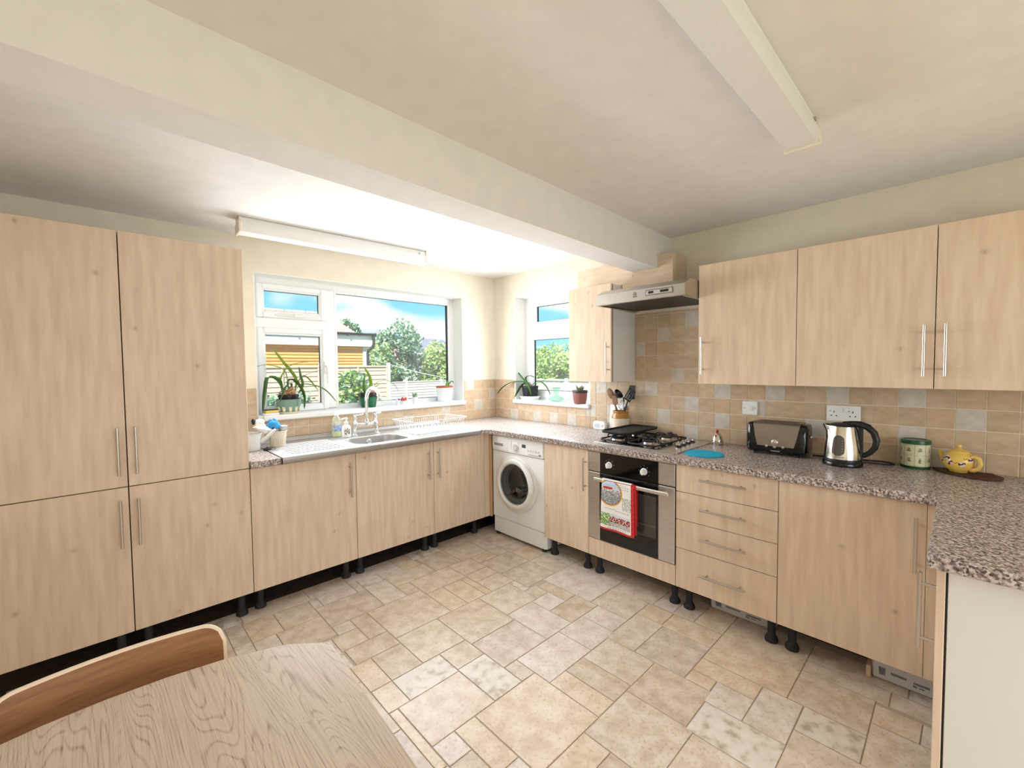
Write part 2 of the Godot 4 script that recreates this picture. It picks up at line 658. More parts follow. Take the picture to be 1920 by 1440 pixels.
func frame_box(b: MB, right: bool, u0: float, v0: float, u1: float, v1: float, d0: float, d1: float, bev := 0.004) -> void:
	# a bar of a window frame: u along the wall, v up, d depth outwards from the room face
	if right:
		b.box(V(d0, v0, u0), V(d1, v1, u1), bev)
	else:
		b.box(V(u0, v0, -d1), V(u1, v1, -d0), bev)


func rect_frame(b: MB, right: bool, u0: float, v0: float, u1: float, v1: float, w: float, d0: float, d1: float, bev := 0.004) -> void:
	frame_box(b, right, u0, v0, u0 + w, v1, d0, d1, bev)
	frame_box(b, right, u1 - w, v0, u1, v1, d0, d1, bev)
	frame_box(b, right, u0 + w, v0, u1 - w, v0 + w, d0, d1, bev)
	frame_box(b, right, u0 + w, v1 - w, u1 - w, v1, d0, d1, bev)


func window_back() -> void:
	var w := thing("window_1", "wide white plastic window over the sink, with a top opener beside one large fixed light", "window", V(-1.286, 1.06, -0.17), "", "structure")
	var X0 := -2.164
	var X1 := -0.408
	var f := mb()
	rect_frame(f, false, X0, 1.065, X1, 2.08, 0.05, 0.14, 0.205)
	frame_box(f, false, -1.638, 1.1, -1.570, 2.04, 0.14, 0.205)
	frame_box(f, false, X0 + 0.045, 1.716, -1.636, 1.790, 0.14, 0.205)
	obj("window_frame", f, M.upvc, w)
	for s in [[-2.118, 1.790, -1.637, 2.034, "top opener"], [-2.118, 1.102, -1.634, 1.718, ""]]:
		var b := mb()
		rect_frame(b, false, s[0], s[1], s[2], s[3], 0.040, 0.128, 0.19, 0.006)
		rect_frame(b, false, s[0] + 0.036, s[1] + 0.036, s[2] - 0.036, s[3] - 0.036, 0.016, 0.134, 0.17, 0.005)
		var sash := obj("sash", b, M.upvc, w)
		var g := mb()
		rect_frame(g, false, s[0] + 0.050, s[1] + 0.050, s[2] - 0.050, s[3] - 0.050, 0.004, 0.150, 0.166, 0.0)
		obj("gasket", g, M.gasket, sash)
		pane(sash, V(s[0] + 0.05, s[1] + 0.05, -0.162), V(s[2] - 0.05, s[3] - 0.05, -0.158))
	var b2 := mb()
	rect_frame(b2, false, -1.572, 1.113, -0.456, 2.035, 0.022, 0.140, 0.175, 0.005)
	obj("glazing_bead", b2, M.upvc, w)
	var g2 := mb()
	rect_frame(g2, false, -1.552, 1.133, -0.476, 2.015, 0.004, 0.152, 0.168, 0.0)
	frame_box(g2, false, -0.49, 1.133, -0.476, 2.015, 0.152, 0.168, 0.0)
	obj("gasket", g2, M.gasket, w)
	pane(w, V(-1.55, 1.135, -0.162), V(-0.478, 2.013, -0.158))
	# stay handle on the opener, lever handle on the side sash
	var h := mb()
	h.box(V(-2.005, 1.806, -0.128), V(-1.86, 1.818, -0.112), 0.004)
	h.box(V(-1.875, 1.800, -0.128), V(-1.815, 1.822, -0.106), 0.005)
	h.box(V(-1.815, 1.803, -0.128), V(-1.70, 1.813, -0.118), 0.003)
	obj("handle", h, M.white, w)
	var h2 := mb()
	h2.box(V(-1.668, 1.385, -0.128), V(-1.645, 1.475, -0.114), 0.005)
	h2.tube([V(-1.656, 1.44, -0.118), V(-1.656, 1.44, -0.092), V(-1.654, 1.42, -0.086), V(-1.652, 1.30, -0.084)], [0.007, 0.007, 0.008, 0.006], 8)
	obj("handle", h2, M.white, w)
	var l := mb()
	l.box(V(X1 - 0.006, 1.10, -0.14), V(X1 + 0.0, 2.08, 0.001), 0.001)
	l.box(V(X0, 1.10, -0.14), V(X0 + 0.006, 2.08, 0.001), 0.001)
	l.box(V(X0 + 0.006, 2.074, -0.14), V(X1 - 0.006, 2.08, 0.001), 0.001)
	obj("reveal_lining", l, M.plaster, w)
	var s := mb()
	s.box(V(-2.135, 1.062, 0.0), V(-0.402, 1.10, 0.036), 0.007)
	s.box(V(X0 + 0.002, 1.066, -0.139), V(X1 - 0.002, 1.10, 0.004), 0.002)
	obj("window_sill", s, M.white, w)


func window_side() -> void:
	var w := thing("window_2", "narrower white plastic window on the cooker wall, part hidden by a wall unit", "window", V(0.17, 1.06, 0.74), "", "structure")
	var f := mb()
	rect_frame(f, true, 0.294, 1.065, 1.185, 2.09, 0.05, 0.14, 0.205)
	frame_box(f, true, 0.34, 1.745, 1.14, 1.805, 0.14, 0.205)
	obj("window_frame", f, M.upvc, w)
	var b := mb()
	rect_frame(b, true, 0.405, 1.795, 1.075, 2.045, 0.040, 0.128, 0.19, 0.006)
	rect_frame(b, true, 0.441, 1.831, 1.039, 2.009, 0.016, 0.134, 0.17, 0.005)
	frame_box(b, true, 0.34, 1.795, 0.405, 2.045, 0.150, 0.19)
	frame_box(b, true, 1.075, 1.795, 1.14, 2.045, 0.150, 0.19)
	var sash := obj("sash", b, M.upvc, w)
	var g := mb()
	rect_frame(g, true, 0.457, 1.845, 1.025, 1.995, 0.005, 0.150, 0.166, 0.0)
	obj("gasket", g, M.gasket, sash)
	pane(sash, V(0.158, 1.845, 0.455), V(0.162, 1.995, 1.027))
	var b2 := mb()
	rect_frame(b2, true, 0.34, 1.113, 1.14, 1.75, 0.075, 0.140, 0.175, 0.005)
	obj("glazing_bead", b2, M.upvc, w)
	var g2 := mb()
	rect_frame(g2, true, 0.413, 1.186, 1.067, 1.677, 0.006, 0.152, 0.168, 0.0)
	obj("gasket", g2, M.gasket, w)
	pane(w, V(0.158, 1.186, 0.413), V(0.162, 1.677, 1.067))
	var h := mb()
	h.box(V(0.112, 1.812, 0.70), V(0.128, 1.832, 0.78), 0.004)
	h.box(V(0.108, 1.815, 0.78), V(0.12, 1.826, 0.90), 0.003)
	obj("handle", h, M.white, w)
	var l := mb()
	l.box(V(-0.001, 1.10, 0.294), V(0.14, 2.09, 0.30), 0.001)
	l.box(V(-0.001, 1.10, 1.179), V(0.14, 2.09, 1.185), 0.001)
	l.box(V(-0.001, 2.084, 0.30), V(0.14, 2.09, 1.179), 0.001)
	obj("reveal_lining", l, M.plaster, w)
	var s := mb()
	s.box(V(-0.036, 1.066, 0.286), V(0.0, 1.10, 1.19), 0.007)
	s.box(V(-0.004, 1.068, 0.296), V(0.139, 1.10, 1.183), 0.002)
	obj("window_sill", s, M.white, w)


func room() -> void:
	var LX := -4.1      # wall beyond the tall units
	var RZ := 5.5       # wall behind the viewer
	var b := mb()
	b.box(V(LX - 0.28, -0.4, -0.28), V(-2.164, 2.75, 0.0))
	b.box(V(-0.408, -0.4, -0.28), V(0.0, 2.75, 0.0))
	b.box(V(-2.164, 2.08, -0.28), V(-0.408, 2.75, 0.0))
	b.box(V(-2.164, -0.4, -0.28), V(-0.408, 1.066, 0.0))
	var wb := obj("wall_back", b, M.wall, null, "cream window wall above the sink with a band of beige tiles", "wall", "", "structure")
	b = mb()
	b.box(V(0.0, -0.4, -0.28), V(0.28, 2.75, 0.294))
	b.box(V(0.0, -0.4, 1.185), V(0.28, 2.75, RZ))
	b.box(V(0.0, 2.09, 0.294), V(0.28, 2.75, 1.185))
	b.box(V(0.0, -0.4, 0.294), V(0.28, 1.068, 1.185))
	var wr := obj("wall_right", b, M.wall, null, "cream cooker wall with beige and grey tiles behind the hob", "wall", "", "structure")
	b = mb()
	b.box(V(LX - 0.28, -0.4, 0.0), V(LX, 2.75, RZ))
	obj("wall_left", b, M.wall, null, "plain cream wall past the tall units and the table", "wall", "", "structure")
	b = mb()
	b.box(V(LX - 0.28, -0.4, RZ), V(-3.5, 2.75, RZ + 0.28))
	b.box(V(-1.1, -0.4, RZ), V(0.28, 2.75, RZ + 0.28))
	b.box(V(-3.5, 2.15, RZ), V(-1.1, 2.75, RZ + 0.28))
	b.box(V(-3.5, -0.4, RZ), V(-1.1, FL, RZ + 0.28))
	obj("wall_rear", b, M.wall, null, "cream wall behind the viewer with glazed garden doors", "wall", "", "structure")
	var d := thing("door_1", "white glazed garden doors in the wall behind the viewer", "door", V(-2.3, FL, RZ + 0.14), "", "structure")
	b = mb()
	for k in 2:
		var x := -3.5 + k * 1.2
		b.box(V(x, FL, RZ + 0.1), V(x + 0.1, 2.15, RZ + 0.16), 0.005)
		b.box(V(x + 1.1, FL, RZ + 0.1), V(x + 1.2, 2.15, RZ + 0.16), 0.005)
		b.box(V(x + 0.1, FL, RZ + 0.1), V(x + 1.1, 0.2, RZ + 0.16), 0.005)
		b.box(V(x + 0.1, 2.04, RZ + 0.1), V(x + 1.1, 2.15, RZ + 0.16), 0.005)
	obj("door_frame", b, M.upvc, d)
	for k in 2:
		pane(d, V(-3.41 + k * 1.2, 0.19, RZ + 0.128), V(-2.39 + k * 1.2, 2.05, RZ + 0.132))
	b = mb()
	b.box(V(LX, CE, 0.0), V(0.0, 2.6, RZ))
	obj("ceiling", b, M.ceiling, null, "smooth white ceiling over kitchen and dining end", "ceiling", "", "structure")
	# beam: it runs a shade out of square, as measured, and dips slightly at the cooker wall
	b = mb()
	var P := []
	for q in [[LX, 2.103, 1.968, 1.776, 1.972], [0.0, 2.071, 1.877, 1.694, 1.874]]:
		P.append([V(q[0], q[1], q[2]), V(q[0], q[1], q[3]), V(q[0], CE, q[3]), V(q[0], CE, q[4])])
	b.quad(P[0][0], P[1][0], P[1][1], P[0][1], Vector3.DOWN)
	b.quad(P[0][0], P[1][0], P[1][3], P[0][3], V(0, 0, 1))
	b.quad(P[0][1], P[1][1], P[1][2], P[0][2], V(0, 0, -1))
	b.quad(P[0][2], P[1][2], P[1][3], P[0][3], Vector3.UP)
	obj("trim_1", b, M.ceiling, null, "boxed plaster beam crossing the ceiling between kitchen and dining end", "beam", "", "structure")
	# wall tiles
	tiles(wb, [[-2.33, 0.906, -2.166, 1.293], [-2.13, 0.906, -0.405, 1.064], [-0.402, 0.906, -0.006, 1.293]], -1.932 - 0.0972 * 10, 0.0972, 0.906, 0.0975, false, {Vector2i(27, 1): 1, Vector2i(29, 2): 1, Vector2i(26, 3): 1, Vector2i(19, 0): 1, Vector2i(13, 0): 1, Vector2i(23, 1): 1})
	var grey := {}
	for q in [[3, 8], [1, 7], [-1, 6], [2, 4], [0, 3], [5, 3], [3, 2], [1, 1], [5, 1], [3, 0], [8, 3], [7, 2], [11, 3], [10, 1], [14, 3], [14, 1], [16, 2], [15, 0], [9, 0], [19, 1], [20, 3]]:
		grey[Vector2i(q[0], q[1])] = 1
	tiles(wr, [[1.610, 0.906, 4.1, 1.296], [1.610, 1.296, 2.2135, 1.80]], 1.683, 0.1008, 0.906, 0.0975, true, grey)
	var grey2 := {}
	for q in [[2, 0], [5, 0], [9, 0], [11, 1], [12, 3], [13, 1], [14, 2], [13, 0], [7, 0]]:
		grey2[Vector2i(q[0], q[1])] = 1
	tiles(wr, [[0.006, 0.906, 0.286, 1.293], [0.286, 0.906, 1.19, 1.064], [1.19, 0.906, 1.610, 1.296]], 0.031, 0.1015, 0.906, 0.0975, true, grey2)
	# floor: slab, joint bed, and flags laid to the printed pattern (centimetres)
	b = mb()
	b.box(V(LX, -0.2, 0.0), V(0.0, FL - 0.0035, RZ))
	var fl := obj("floor", b, M.floor_grout, null, "cream and beige flagstone patterned floor in mixed sizes", "floor", "", "structure")
	var q := [-163,164,-133,188,-155,188,-124,209,-163,188,-155,200,-179,174,-163,200,-124,188,-104,209,-104,188,-89,208,-133,158,-113,188,-133,133,-108,158,-108,147,-98,158,-113,158,-98,172,-113,172,-89,188,-98,149,-89,172,-89,183,-65,208,-89,145,-56,183,-76,120,-61,145,-80,208,-66,223,-110,208,-80,224,-131,209,-110,235,-144,209,-131,235,-155,209,-144,235,-110,224,-81,249,-81,223,-66,249,-135,235,-110,261,-110,249,-102,260,-165,235,-135,264,-65,183,-42,210,-163,133,-133,164,-188,133,-163,159,-179,159,-163,174,-204,138,-188,159,-204,159,-179,175,-214,138,-204,159,-210,175,-179,200,-210,200,-200,211,-200,200,-190,225,-190,200,-155,235,-211,124,-188,138,-212,110,-198,124,-198,100,-188,124,-208,100,-198,110,-188,100,-153,133,-208,75,-177,100,-177,72,-162,100,-177,60,-163,72,-162,70,-132,86,-132,60,-113,86,-122,86,-103,105,-153,86,-122,107,-153,107,-141,133,-141,107,-127,133,-231,85,-208,108,-227,64,-208,85,-242,63,-227,85,-250,61,-242,83,-102,249,-91,275,-117,260,-102,275,-117,275,-91,290,-91,249,-56,284,-136,261,-117,290,-91,284,-67,310,-107,290,-91,310,-82,310,-69,324,-67,284,-56,314,-300,28,-276,40,-276,28,-241,61,-241,28,-206,63,-206,28,-182,63,-182,28,-158,40,-158,28,-134,40,-134,28,-110,60,-110,28,-75,63,-75,28,-40,52,-300,40,-276,64,-182,40,-147,60,-147,40,-134,70,-75,52,-51,76,-51,52,-40,76,-182,60,-177,75,-163,60,-147,70,-113,60,-110,72,-276,61,-250,85,-203,63,-182,75,-110,63,-86,86,-86,63,-75,98,-300,64,-276,88,-208,64,-203,75,-113,72,-110,86,-75,76,-51,100,-51,76,-40,111,-250,83,-242,107,-276,85,-250,109,-242,85,-231,120,-162,86,-153,100,-103,86,-86,98,-300,88,-276,100,-103,98,-75,120,-300,100,-276,135,-75,100,-51,120,-122,105,-103,117,-250,107,-242,119,-127,107,-122,133,-276,109,-250,133,-231,110,-212,138,-51,111,-40,146,-122,117,-103,133,-250,119,-242,143,-242,120,-231,155,-103,120,-76,145,-61,120,-51,145,-276,133,-250,168,-108,133,-103,147,-300,135,-276,147,-231,138,-214,150,-250,143,-242,167,-56,145,-51,183,-51,146,-40,183,-300,147,-276,171,-231,150,-214,185,-242,155,-231,179,-214,159,-204,175,-250,167,-242,191,-276,168,-250,192,-300,171,-276,206,-214,175,-210,210,-242,179,-231,203,-231,185,-214,209,-250,191,-242,226,-276,192,-250,227,-242,203,-231,227,-300,206,-276,241,-231,209,-214,233,-214,210,-210,234,-65,210,-42,222,-210,211,-200,246,-65,222,-42,234,-200,225,-190,260,-250,226,-242,261,-276,227,-250,262,-242,227,-231,251,-231,233,-214,268,-214,234,-210,246,-65,234,-42,249,-190,235,-165,247,-300,241,-276,253,-214,246,-200,281,-190,247,-165,259,-56,249,-42,284,-242,251,-231,263,-300,253,-276,265,-190,259,-165,283,-200,260,-190,284,-250,261,-242,285,-276,262,-250,297,-242,263,-231,275,-165,264,-136,288,-300,265,-276,289,-231,268,-214,303,-242,275,-231,299,-214,281,-200,305,-190,283,-165,295,-200,284,-190,319,-56,284,-42,319,-250,285,-242,309,-165,288,-136,312,-300,289,-276,313,-136,290,-107,325,-190,295,-165,330,-276,297,-250,321,-242,299,-231,334,-231,303,-214,338,-214,305,-200,317,-250,309,-242,333,-107,310,-82,350,-165,312,-136,350,-300,313,-276,350,-67,314,-56,350,-214,317,-200,350,-200,319,-190,350,-56,319,-42,350,-276,321,-250,333,-82,324,-69,350,-136,325,-107,350,-190,330,-165,350,-276,333,-252,350,-252,333,-242,350,-242,334,-231,350,-231,338,-214,350]
	var r := RandomNumberGenerator.new()
	r.seed = 5
	var picks := [0, 1, 3, 0, 4, 2, 5, 1, 3, 0, 2, 5, 4, 1]
	for i in range(0, q.size(), 4):
		var x0: float = q[i] * 0.01
		if q[i + 3] <= 50:
			continue
		var z0: float = maxf(q[i + 1] * 0.01, 0.47)
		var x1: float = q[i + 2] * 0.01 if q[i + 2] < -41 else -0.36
		var z1: float = q[i + 3] * 0.01
		var tb := mb()
		var g := 0.0020
		var pl := []
		# slightly uneven flags: corners wander by a millimetre or two
		for c in [[x0 + g, z0 + g], [x1 - g, z0 + g], [x1 - g, z1 - g], [x0 + g, z1 - g]]:
			pl.append(Vector2(c[0] + r.randf_range(-0.0012, 0.0012), c[1] + r.randf_range(-0.0012, 0.0012)))
		tb.slab(pl, FL - 0.006, FL, 0.0015, 1)
		var k: int = picks[r.randi() % picks.size()]
		var area := (x1 - x0) * (z1 - z0)
		if k == 5 and area > 0.062:
			k = 0
		obj("tile", tb, M.floor[k], fl)
	# the same covering without separate flags past what the picture shows
	b = mb()
	b.box(V(LX, FL - 0.004, 0.47), V(-3.0, FL - 0.0005, RZ))
	b.box(V(-3.0, FL - 0.004, 3.5), V(0, FL - 0.0005, RZ))
	obj("floor_covering", b, M.floor[1], fl)
	# bare dark boards where the covering stops short under the units
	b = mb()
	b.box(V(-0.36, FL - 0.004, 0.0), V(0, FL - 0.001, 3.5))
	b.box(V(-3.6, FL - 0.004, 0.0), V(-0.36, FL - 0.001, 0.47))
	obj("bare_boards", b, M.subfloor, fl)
	window_back()
	window_side()


func fluorescent(at: Vector3, len: float, turn: float, label: String) -> void:
	# batten fitting along x: spine against the ceiling, prismatic trough below, cream end caps
	var o := thing("ceiling_light", label, "light", at)
	var x0 := at.x
	var x1 := at.x + len
	var y := CE
	var z := at.z
	var b := mb()
	b.box(V(x0 + 0.005, y - 0.045, z - 0.044), V(x1 - 0.012, y - 0.001, z + 0.044), 0.004)
	obj("spine", b, M.white, o)
	b = mb()
	var prof := [Vector2(-0.052, -0.035), Vector2(-0.054, -0.06), Vector2(-0.048, -0.088), Vector2(0.048, -0.088), Vector2(0.054, -0.06), Vector2(0.052, -0.035), Vector2(0.047, -0.036), Vector2(0.049, -0.06), Vector2(0.044, -0.083), Vector2(-0.044, -0.083), Vector2(-0.049, -0.06), Vector2(-0.047, -0.036)]
	b.t = Transform3D(Basis(V(0, 0, 1), V(1, 0, 0), V(0, 1, 0)), V(0, y, z))
	b.slab(prof, x0 + 0.008, x1 - 0.008, 0.0, 1)
	var df := mt(C(236, 236, 232), 0.35)
	var bump := ntex(0.2, 1, [[0, Color(0, 0, 0)], [1, Color(1, 1, 1)]], 9, 256, FastNoiseLite.TYPE_CELLULAR)
	df.heightmap_enabled = true; df.heightmap_texture = bump; df.heightmap_scale = 0.08
	df.uv1_triplanar = true; df.uv1_world_triplanar = true; df.uv1_scale = V(5, 5, 5)
	obj("diffuser", b, df, o)
	for s in [0, 1]:
		b = mb()
		var xa := x0 - 0.004 if s == 0 else x1 - 0.014
		b.box(V(xa, y - 0.092, z - 0.058), V(xa + 0.018, y - 0.032, z + 0.058), 0.004)
		b.box(V(xa + 0.003, y - 0.05, z - 0.050), V(xa + 0.015, y - 0.001, z + 0.050), 0.002)
		obj("end_cap", b, mt(C(238, 230, 210), 0.4), o)
	b = mb()
	b.tube([V(x1 - 0.06, y - 0.022, z + 0.044), V(x1 - 0.06, y - 0.022, z + 0.052)], 0.009, 10)
	obj("screw", b, M.nickel, o)
	o.rotation.y = turn


# ---------------------------------------------------------------- fitted units

func bar_handle(parent: Node3D, a: Vector3, b: Vector3, out: Vector3) -> void:
	# round bar on two posts; a and b are its ends, out points away from the door (length = stand-off)
	var s := mb()
	s.tube([a, a.lerp(b, 0.004), b.lerp(a, 0.004), b], [0.0052, 0.006, 0.006, 0.0052], 12)
	for f in [0.143, 0.857]:
		var p := a.lerp(b, f)
		s.tube([p - out, p], 0.0045, 8)
	obj("handle", s, M.nickel, parent)


func leg(parent: Node3D, x: float, z: float, top: float) -> void:
	var b := mb()
	b.lathe([Vector2(0.0, FL), Vector2(0.030, FL), Vector2(0.031, FL + 0.012), Vector2(0.022, FL + 0.03), Vector2(0.018, FL + 0.034), Vector2(0.018, top - 0.012), Vector2(0.034, top - 0.008), Vector2(0.034, top), Vector2(0, top)], 16, V(x, 0, z))
	obj("leg", b, M.rubber, parent)


var door_count := 0

func door_panel(parent: Node3D, called: String, lo: Vector3, hi: Vector3, k := -1) -> MeshInstance3D:
	door_count += 1
	return obj(called, mb().box(lo, hi, 0.0016), M.maple[(door_count if k < 0 else k) % 6], parent)


func back_unit(x0: float, x1: float, label: String, hx: float, legs: Array) -> void:
	# base unit on the window wall: carcass, one door, bar handle, black legs
	var o := thing("base_cabinet", label, "cabinet", V((x0 + x1) / 2, FL, 0.3), "maple base cabinets")
	var b := mb()
	for x in [x0 + 0.001, x1 - 0.019]:
		b.box(V(x, 0.165, 0.03), V(x + 0.018, 0.868, 0.568), 0.001)
	b.box(V(x0 + 0.019, 0.165, 0.03), V(x1 - 0.019, 0.183, 0.568), 0.001)
	b.box(V(x0 + 0.019, 0.183, 0.03), V(x1 - 0.019, 0.868, 0.036), 0.001)
	obj("body", b, M.carcass, o)
	b = mb()
	rect_frame(b, false, x0 + 0.001, 0.166, x1 - 0.001, 0.866, 0.016, -0.5705, -0.567, 0.0)
	obj("edge", b, M.shadow_gap, o)
	var d := door_panel(o, "door", V(x0 + 0.0015, 0.167, 0.571), V(x1 - 0.0015, 0.866, 0.589))
	bar_handle(d, V(hx, 0.592, 0.622), V(hx, 0.815, 0.622), V(0, 0, 0.033))
	for x in legs:
		leg(o, x, 0.50, 0.165)
		leg(o, x, 0.10, 0.165)


func cooker_unit(z0: float, z1: float, label: String, legs: Array) -> Node3D:
	var o := thing("base_cabinet", label, "cabinet", V(-0.31, FL, (z0 + z1) / 2), "maple base cabinets")
	for z in legs:
		leg(o, -0.535, z, 0.165)
		leg(o, -0.10, z, 0.165)
	return o


func cooker_body(o: Node3D, z0: float, z1: float) -> void:
	obj("body", mb().box(V(-0.590, 0.165, z0 + 0.001), V(-0.03, 0.868, z1 - 0.001), 0.001), M.carcass, o)
	obj("edge", mb().box(V(-0.5935, 0.166, z0 + 0.001), V(-0.589, 0.868, z1 - 0.001)), M.shadow_gap, o)


func wall_unit(z0: float, z1: float, y0: float, y1: float, label: String, hz: float) -> void:
	var o := thing("wall_cabinet", label, "cabinet", V(-0.16, y0, (z0 + z1) / 2), "maple wall cabinets")
	obj("body", mb().box(V(-0.309, y0 + 0.001, z0 + 0.001), V(-0.0075, y1 - 0.001, z1 - 0.001), 0.001), M.carcass, o)
	obj("edge", mb().box(V(-0.3125, y0 + 0.001, z0 + 0.001), V(-0.308, y1 - 0.001, z1 - 0.001)), M.shadow_gap, o)
	var d := door_panel(o, "door", V(-0.331, y0, z0 + 0.0015), V(-0.313, y1, z1 - 0.0015))
	bar_handle(d, V(-0.364, 1.361, hz), V(-0.364, 1.584, hz), V(-0.033, 0, 0))


func tall_unit(x0: float, x1: float, label: String, hx: float, legs: Array) -> void:
	var o := thing("tall_cabinet", label, "cabinet", V((x0 + x1) / 2, FL, 0.3), "tall maple larder cabinets")
	obj("body", mb().box(V(x0 + 0.001, 0.165, 0.03), V(x1 - 0.001, 2.07, 0.568), 0.001), M.maple[2], o)
	obj("edge", mb().box(V(x0 + 0.001, 0.166, 0.566), V(x1 - 0.001, 2.069, 0.5705)), M.shadow_gap, o)
	var d := door_panel(o, "upper_door", V(x0 + 0.002, 0.872, 0.571), V(x1 - 0.002, 2.071, 0.589))
	bar_handle(d, V(hx, 0.931, 0.622), V(hx, 1.155, 0.622), V(0, 0, 0.033))
	d = door_panel(o, "lower_door", V(x0 + 0.002, 0.167, 0.571), V(x1 - 0.002, 0.868, 0.589))
	bar_handle(d, V(hx, 0.590, 0.622), V(hx, 0.813, 0.622), V(0, 0, 0.033))
	for x in legs:
		leg(o, x, 0.515, 0.165)


func units() -> void:
	tall_unit(-3.352, -2.8515, "tall maple larder cabinet farther from the sink, handles on the edge next to its twin", -2.883, [-3.30, -2.90])
	tall_unit(-2.8515, -2.347, "tall maple larder cabinet standing right next to the sink run", -2.819, [-2.80, -2.394])
	back_unit(-2.347, -1.744, "maple base cabinet under the near drainer, between the tall larder and the sink bowl", -1.787, [-2.297, -1.79])
	back_unit(-1.744, -1.146, "maple base cabinet directly under the sink bowl and tap", -1.196, [-1.695, -1.18])
	back_unit(-1.146, -0.651, "maple base cabinet under the dish rack, nearest the washing machine", -1.113, [-1.095, -0.70])
	var o := thing("corner_post", "narrow upright maple filler strip in the corner beside the washing machine", "filler strip", V(-0.63, 0.167, 0.58))
	obj("strip", mb().box(V(-0.6495, 0.167, 0.571), V(-0.600, 0.866, 0.589), 0.0016), M.maple[3], o)
	obj("return_strip", mb().box(V(-0.600, 0.167, 0.571), V(-0.582, 0.866, 0.612), 0.0016), M.maple_edge, o)

	# cooker run
	o = cooker_unit(1.2207, 1.6141, "narrow maple base cabinet between the washing machine and the oven", [1.252, 1.553])
	cooker_body(o, 1.2207, 1.6141)
	var d := door_panel(o, "door", V(-0.612, 0.167, 1.2222), V(-0.594, 0.866, 1.6126))
	bar_handle(d, V(-0.645, 0.591, 1.594), V(-0.645, 0.814, 1.594), V(-0.033, 0, 0))
	o = cooker_unit(1.6141, 2.2145, "maple oven housing with a plain plinth panel under the oven", [1.650, 2.176])
	var b := mb()
	b.box(V(-0.594, 0.165, 1.6151), V(-0.03, 0.868, 1.6290), 0.001)
	b.box(V(-0.594, 0.165, 2.1995), V(-0.03, 0.868, 2.2135), 0.001)
	b.box(V(-0.594, 0.165, 1.6290), V(-0.03, 0.183, 2.1995), 0.001)
	b.box(V(-0.594, 0.262, 1.6290), V(-0.03, 0.280, 2.1995), 0.001)
	obj("body", b, M.carcass, o)
	door_panel(o, "lower_panel", V(-0.612, 0.167, 1.6156), V(-0.594, 0.284, 2.2130), 1)
	o = cooker_unit(2.2145, 2.7212, "maple drawer unit of four drawers between the oven and the corner door", [2.262, 2.680])
	cooker_body(o, 2.2145, 2.7212)
	var ys := [0.167, 0.393, 0.555, 0.713, 0.8675]
	for i in 4:
		var w := door_panel(o, "drawer", V(-0.612, ys[i] + (0.0015 if i else 0.0), 2.2160), V(-0.594, ys[i + 1] - 0.0015, 2.7197), 3)
		var hy: float = [0.284, 0.481, 0.643, 0.803][i]
		bar_handle(w, V(-0.645, hy, 2.357), V(-0.645, hy, 2.588), V(-0.033, 0, 0))
	o = cooker_unit(2.7212, 3.2337, "maple base cabinet with one wide door beside the drawers, by the peninsula corner", [2.770])
	cooker_body(o, 2.7212, 3.2337)
	d = door_panel(o, "door", V(-0.612, 0.167, 2.7227), V(-0.594, 0.866, 3.2322), 2)
	bar_handle(d, V(-0.645, 0.591, 3.203), V(-0.645, 0.814, 3.203), V(-0.033, 0, 0))
	o = thing("corner_post", "slim maple filler strip in the angle of the peninsula and the cooker run", "filler strip", V(-0.61, 0.167, 3.255))
	obj("strip", mb().box(V(-0.612, 0.167, 3.2345), V(-0.594, 0.866, 3.2965), 0.0016), M.maple[5], o)
	# peninsula: seen end on, its door faces the sink
	o = thing("peninsula_cabinet", "peninsula base cabinet seen end on, white side panel and maple door edge", "cabinet", V(-0.95, FL, 3.6))
	obj("side_panel", mb().box(V(-1.288, 0.165, 3.302), V(-1.270, 0.868, 3.88), 0.001), M.carcass, o)
	obj("body", mb().box(V(-1.270, 0.165, 3.302), V(-0.62, 0.868, 3.88), 0.001), M.carcass, o)
	obj("edge", mb().box(V(-1.284, 0.168, 3.2975), V(-0.62, 0.867, 3.3025)), M.black, o)
	d = door_panel(o, "door", V(-1.290, 0.167, 3.279), V(-0.615, 0.866, 3.297), 4)
	bar_handle(d, V(-1.214, 0.582, 3.243), V(-1.214, 0.808, 3.243), V(0, 0, -0.036))
	for x in [-1.22, -0.68]:
		leg(o, x, 3.36, 0.165); leg(o, x, 3.82, 0.165)

	# wall units
	wall_unit(1.228, 1.606, 1.303, 1.996, "narrow maple wall cabinet between the side window and the cooker hood", 1.583)
	wall_unit(2.2146, 2.7184, 1.3057, 2.0081, "maple wall cabinet right beside the cooker hood, handle on its hood side", 2.245)
	wall_unit(2.7184, 3.2300, 1.3057, 2.0081, "middle maple wall cabinet over the kettle, second along from the hood", 3.197)
	wall_unit(3.2300, 3.7340, 1.3057, 2.0081, "maple wall cabinet over the teapot, third along from the hood", 3.263)
	o = thing("duct_boxing", "maple boxing round the hood duct, passing below the plaster beam", "duct cover", V(-0.1, 1.997, 1.64))
	obj("front_panel", mb().box(V(-0.198, 1.998, 1.212), V(-0.180, 2.158, 1.9898), 0.001), M.maple_h, o)
	obj("side_panel", mb().box(V(-0.180, 1.925, 1.972), V(-0.003, 2.158, 1.9898), 0.001), M.maple[0], o)
	obj("front_panel", mb().box(V(-0.198, 1.926, 1.6105), V(-0.180, 1.998, 1.9898), 0.001), M.maple_h, o)
	obj("top_panel", mb().box(V(-0.180, 2.145, 1.212), V(-0.003, 2.158, 1.972), 0.001), M.maple[1], o)

	# worktops with rolled front edges
	b = mb()
	b.slab([Vector2(-2.346, 0.012), Vector2(-2.1925, 0.012), Vector2(-2.1925, 0.618), Vector2(-2.346, 0.618)], 0.870, WT, 0.008, 3)
	obj("worktop", b, M.granite, null, "short piece of speckled granite-look worktop between the tall larder and the sink", "worktop", "speckled worktops")
	b = mb()
